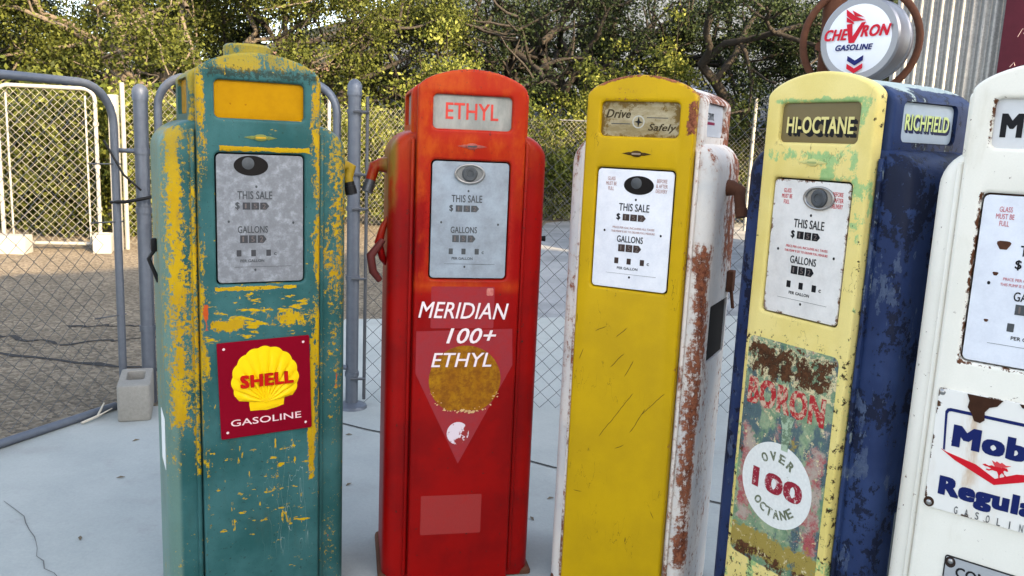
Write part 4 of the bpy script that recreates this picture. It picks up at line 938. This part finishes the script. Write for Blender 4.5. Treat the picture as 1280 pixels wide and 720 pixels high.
GR = plain('globe_red', srgb(206, 22, 48), .3); GN = plain('globe_navy', srgb(28, 36, 104), .3)
k = R_ * 2 / .40
yy = -.013
lettering('red_lettering', GR, fc, [('CHE', -.147, -.040, -.004, .043, dict(bold=.035, shear=.3)), ('RON', .012, .138, .006, .053, dict(bold=.035, shear=.3))], yy)
link('winged_letter', slab2d([[(-.052, .060), (-.028, .062), (-.022, .010), (.012, .064), (.030, .066), (-.012, -.016), (-.036, -.016)],
    [(-.060, .122), (-.020, .092), (.022, .076), (.014, .064), (-.026, .072), (-.056, .094)], [(-.034, .116), (.018, .086), (.028, .072), (-.020, .092)], [(-.056, .090), (-.026, .070), (-.02, .060), (-.054, .070)]], yy, .0012), GR, fc)
lettering('navy_lettering', GN, fc, [('GASOLINE', -.092, .070, -.046, -.022, dict(bold=.03, shear=.25))], yy)
cv = lambda z: [(-.034, z), (0, z - .020), (.034, z), (.034, z - .020), (0, z - .040), (-.034, z - .020)]
link('chevron_mark', slab2d([cv(-.068)], yy, .0012), GN, fc); link('chevron_mark', slab2d([cv(-.100)], yy, .0012), GR, fc)
ht = thing('hoop_stand', 'rusty iron hoop on an upright column standing behind the round globe sign', 'stand', (gx + .085, gy + .20, 0))
ht.rotation_euler = (0, 0, -.37)
link('hoop', tubem([(0.238 * math.cos(a), .02, gz + .02 + 0.238 * math.sin(a)) for a in np.linspace(0, 2 * PI, 49)], .016, 8, False), RUST, ht)
link('column', tubem([(-.12, .06, 0), (-.12, .06, 2.6)], .05, 14), RUST, ht)
link('bracket', merge(tubem([(-.12, .06, 1.96), (-.16, -.10, 1.97)], .022, 8), tubem([(-.12, .06, 2.2), (-.05, .02, gz + .25)], .018, 8), tubem([(-.12, .06, 1.72), (0, .02, gz + .02 - .238)], .016, 8)), RUST, ht)

# ------------------------------------------------------------------ trees and shrubs
def leafmat(name, a, b, trans=.35):
    g = G(name, .6, spec=.12); r = g.new('ShaderNodeNewGeometry').outputs['Random Per Island']
    col = g.mix(r, a, b); g.set('Base Color', col)
    tr = g.new('ShaderNodeBsdfTranslucent'); g.put(tr.inputs[0], col)
    mx = g.new('ShaderNodeMixShader'); mx.inputs[0].default_value = trans
    g.t.links.new(g.b.outputs[0], mx.inputs[1]); g.t.links.new(tr.outputs[0], mx.inputs[2])
    g.t.links.new(mx.outputs[0], g.t.nodes['Material Output'].inputs[0]); return g.m
LF_OAK = leafmat('oak_leaf', (.006, .011, .004, 1), (.034, .050, .017, 1), .12)
LF_OLV = leafmat('olive_leaf', (.016, .024, .005, 1), (.105, .120, .024, 1), .25)
LF_YEL = leafmat('bush_leaf', (.04, .06, .008, 1), (.205, .22, .05, 1), .3)
LF_MID = leafmat('shrub_leaf', (.02, .032, .007, 1), (.10, .12, .024, 1), .25)
g = G('grey_bark', .95, spec=.2); n = g.noise(14, 5, .7, (1, 1, .3)); g.bump(n, .02, .8); BARK_P = g.done(g.mix(n, (.07, .06, .047, 1), (.155, .13, .10, 1)))
g = G('dark_bark', .95, spec=.2); n = g.noise(14, 5, .7, (1, 1, .3)); g.bump(n, .02, .8); BARK_D = g.done(g.mix(n, (.018, .016, .014, 1), (.05, .043, .036, 1)))
class Woody:
    def __init__(s, seed): s.r = random.Random(seed); s.V = []; s.F = []; s.n = 0; s.tips = []
    def limb(s, pts, rads, n=6):
        ref = Vector((.31, .17, .93)); base = s.n
        for i, p in enumerate(pts):
            d = (pts[min(i + 1, len(pts) - 1)] - pts[max(i - 1, 0)]).normalized(); u = d.cross(ref); u = u.normalized() if u.length > 1e-4 else d.orthogonal().normalized(); v = d.cross(u)
            for j in range(n):
                a = 2 * PI * j / n; s.V.append(tuple(p + (u * math.cos(a) + v * math.sin(a)) * rads[i]))
        for i in range(len(pts) - 1):
            for j in range(n): s.F.append((base + i * n + j, base + i * n + (j + 1) % n, base + (i + 1) * n + (j + 1) % n, base + (i + 1) * n + j))
        s.n += n * len(pts)
    def grow(s, p, d, L, r, lev, spread=.75, up=.15, kids=(2, 4), wob=.25, droop=0.0):
        k = 5; pts = [p]; q = p.copy(); dd = d.copy()
        for i in range(k):
            dd = (dd + Vector((s.r.gauss(0, wob), s.r.gauss(0, wob), s.r.gauss(0, wob * .7) + up * .3 - droop * (.3 if lev <= 1 else 0)))).normalized()
            q = q + dd * L / k; pts.append(q.copy())
        s.limb(pts, [r * (1 - .45 * i / k) for i in range(k + 1)], 6 if lev > 1 else 4)
        if lev <= 2:
            for f in (2, 3, 4, 5): s.tips.append((pts[f].copy(), lev))
        if lev == 0: return
        for c in range(s.r.randint(*kids)):
            i = s.r.randint(2, k); az = s.r.uniform(0, 2 * PI); o = dd.orthogonal().normalized(); o = Matrix.Rotation(az, 3, dd) @ o
            nd = (dd * (1 - spread * .45) + o * spread + Vector((0, 0, up))).normalized()
            s.grow(pts[i], nd, L * s.r.uniform(.55, .82), r * .58, lev - 1, spread, up, kids, wob, droop)
def leaves(name, centres, per, sig, size, mat, parent, seed, squash=.8, keep=None, elong=1.7):
    R = np.random.default_rng(seed); c = np.repeat(np.array(centres), per, 0); N = len(c)
    c = c + R.normal(0, 1, (N, 3)) * sig * np.array([1, 1, squash])
    if keep is not None: c = c[keep(c)]; N = len(c)
    a = R.normal(0, 1, (N, 3)); a /= np.linalg.norm(a, axis=1, keepdims=True)
    b = R.normal(0, 1, (N, 3)); b -= a * (a * b).sum(1, keepdims=True); b /= np.linalg.norm(b, axis=1, keepdims=True)
    sz = size * R.uniform(.6, 1.35, (N, 1)); a = a * sz * elong * .5; b = b * sz * .5; nrm = np.cross(a, b); nrm /= np.linalg.norm(nrm, axis=1, keepdims=True)
    V = np.stack([c - a, c + b + nrm * sz * .12, c + a, c - b + nrm * sz * .12], 1).reshape(-1, 3)
    return raw(name, V, np.arange(4 * N).reshape(-1, 4), mat, parent)
def tree(label, x, y, h, r, bark, leaf, seed, lev=4, spread=.8, up=.12, per=16, sig=.18, size=.037, lean=(0, 0), trunk=.28, kids=(3, 4), cat='tree', name='tree', forks=4, droop=0, zmin=.8, thin=-.32):
    z0 = ground_z(x, y)
    t = thing(name, label, cat, (x, y, z0)); W = Woody(seed)
    T = h * trunk; pts = [Vector((lean[0] * i / 5 * T + W.r.gauss(0, .03), lean[1] * i / 5 * T + W.r.gauss(0, .03), T * i / 5 - .1)) for i in range(6)]
    W.limb(pts, [r * (1.25 - .45 * i / 5) for i in range(6)], 10)
    for i in range(forks):
        az = 2 * PI * i / forks + W.r.uniform(-.5, .5); d = Vector((math.cos(az) * spread, math.sin(az) * spread, W.r.uniform(.5, 1.1))).normalized()
        W.grow(pts[W.r.choice((3, 4, 5, 5))], d, h * .34, r * .62, lev - 1, spread, up, kids, .22, droop)
    tips = [tuple(p) for p, l in W.tips]
    raw('trunk', W.V, W.F, bark, t, True)
    def keep(c):
        n_ = np.sin(1.9 * c[:, 0] + seed) * np.sin(1.7 * c[:, 1] + 2 * seed) + .8 * np.sin(2.6 * c[:, 2] + 1.1 * c[:, 0] + seed) + .45 * np.sin(5.1 * c[:, 0] + 3.3 * c[:, 2] + seed) * np.sin(4.7 * c[:, 2] - 2.1 * c[:, 1])
        return (c[:, 2] > zmin) & (n_ > thin)
    leaves('crown', tips, int(per * 4), sig, size, leaf, t, seed, keep=keep)
    return t
def ground_z(X, Y):
    if Y < 19: return 0
    return max(0, 13.0 * (1 - math.exp(-max(0, Y - 20) / 18)) * (.75 + .35 * math.sin(X * .13 + 1)) - .3)
def shrub(label, x, y, h, rad, leaf, seed, stems=16, per=26, size=.06, sig=.13, name='shrub', spiky=False):
    t = thing(name, label, 'shrub', (x, y, 0), 0, 'bushes along the back fence'); W = Woody(seed); R = W.r
    for i in range(stems):
        az = R.uniform(0, 2 * PI); q = R.uniform(.1, 1) ** .6; tx, ty = math.cos(az) * rad * q, math.sin(az) * rad * q; hh = h * (1 - .45 * q * q) * R.uniform(.75, 1.1)
        pts = [Vector((tx * .25 * u + tx * .75 * u ** 1.5 + R.gauss(0, .03), ty * .25 * u + ty * .75 * u ** 1.5 + R.gauss(0, .03), hh * u)) for u in np.linspace(0, 1, 6)]
        W.limb(pts, [.022 * (1 - .75 * u) for u in np.linspace(0, 1, 6)], 4)
        for u in pts[1:]:
            W.tips.append((u, 0))
            if not spiky:
                for _ in range(2): W.tips.append((u + Vector((R.gauss(0, .2), R.gauss(0, .2), R.gauss(0, .12))), 0))
            else: W.tips.append((u + Vector((R.gauss(0, .1), R.gauss(0, .1), .08)), 0))
    raw('stems', W.V, W.F, BARK_D, t, True)
    leaves('foliage', [tuple(p) for p, l in W.tips], per, sig, size, leaf, t, seed, keep=lambda c: c[:, 2] > .03)
    return t
# trees from left to right
tree('olive green tree at the far left edge, pale twigs showing', -10.6, 14.2, 6.5, .12, BARK_P, LF_OLV, 11, per=20, spread=.9)
tree('tree with pale forked trunk behind the open gate', -7.1, 14.6, 7.0, .17, BARK_P, LF_OLV, 12, trunk=.47, per=18, spread=.7, lean=(.10, 0), zmin=2.35, thin=-.75)
tree('slim pale trunked tree right of the forked tree', -6.45, 15.2, 6.6, .12, BARK_P, LF_OLV, 13, trunk=.46, per=17, lean=(.06, 0), zmin=2.3, thin=-.75)
tree('bright olive drooping tree between the teal and red pumps', -3.9, 17.5, 7.0, .16, BARK_D, LF_OLV, 14, per=20, droop=.25, spread=.9)
tree('dark oak with spreading bare limbs above the red pump', -.55, 20.5, 7.6, .26, BARK_D, LF_OAK, 15, per=11, spread=1.0, trunk=.22, up=.1, forks=5)
tree('dark oak with upright limbs behind the yellow pump', 1.9, 20.0, 7.8, .28, BARK_D, LF_OAK, 16, per=15, spread=.95, trunk=.24, forks=5)
tree('dense dark oak with a leaning limb left of the globe sign', 5.9, 17.5, 7.5, .24, BARK_D, LF_OAK, 17, thin=-.8, per=20, spread=1.0, trunk=.2, lean=(-.5, 0), forks=5)
tree('dark evergreen oak hard against the corrugated shed', 8.6, 19.5, 8.0, .26, BARK_D, LF_OAK, 18, thin=-.9, per=20, trunk=.2, forks=5)
tree('dark dense tree in the far left background', -12.5, 20, 7.5, .2, BARK_D, LF_OAK, 19, thin=-1.2, per=16, trunk=.15, forks=5)
tree('dark tree in the background behind the pale trunks', -7.5, 20, 7.0, .2, BARK_D, LF_OAK, 20, thin=-1.2, per=16, trunk=.12, forks=5)
# bushes on the back fence
sp_list = [(-8.6, 11.6, 1.9, 1.0, LF_MID, 0), (-7.2, 11.7, 2.0, 1.0, LF_MID, 0), (-6.0, 11.2, 2.1, .95, LF_OLV, 0), (-5.0, 11.6, 2.0, .9, LF_YEL, 0), (-4.1, 12.2, 2.0, .9, LF_YEL, 0),
           (-3.2, 13.1, 2.1, .9, LF_YEL, 0), (-2.2, 14.2, 2.3, .9, LF_YEL, 1), (-1.35, 15.6, 3.35, .7, LF_YEL, 1), (-.2, 16.1, 2.3, .9, LF_MID, 0), (.9, 17.0, 2.2, .9, LF_YEL, 0), (1.7, 17.3, 3.5, .9, LF_YEL, 1), (3.2, 17.4, 3.9, .95, LF_YEL, 1), (4.3, 17.6, 2.5, 1.0, LF_MID, 0), (5.6, 17.9, 2.2, 1.0, LF_MID, 0)]
words = ['dull green bush at far left edge behind the white gate', 'dull green bush behind the left side of the white gate', 'olive bush filling the white gate', 'yellow green bush at the right post of the white gate', 'yellow green bush behind the gate post left of the teal pump', 'yellow green bush hidden mostly behind the teal pump', 'tall feathery yellow bush between teal and red pumps', 'sprouting bright bush peeping over the red pump', 'mid green bush behind the red pump', 'yellow green bush between the red and yellow pumps', 'bright feathery bush above the yellow pump', 'tallest feathery bright bush over the right of the yellow pump', 'mid green bush between the yellow and blue pumps', 'mid green bush behind the blue pump']
for i, ((x, y, h, rd, lf, spk_), wds) in enumerate(zip(sp_list, words)):
    shrub(wds, x, y, h, rd, lf, 40 + i, 26, 44, .046, .12, spiky=bool(spk_))
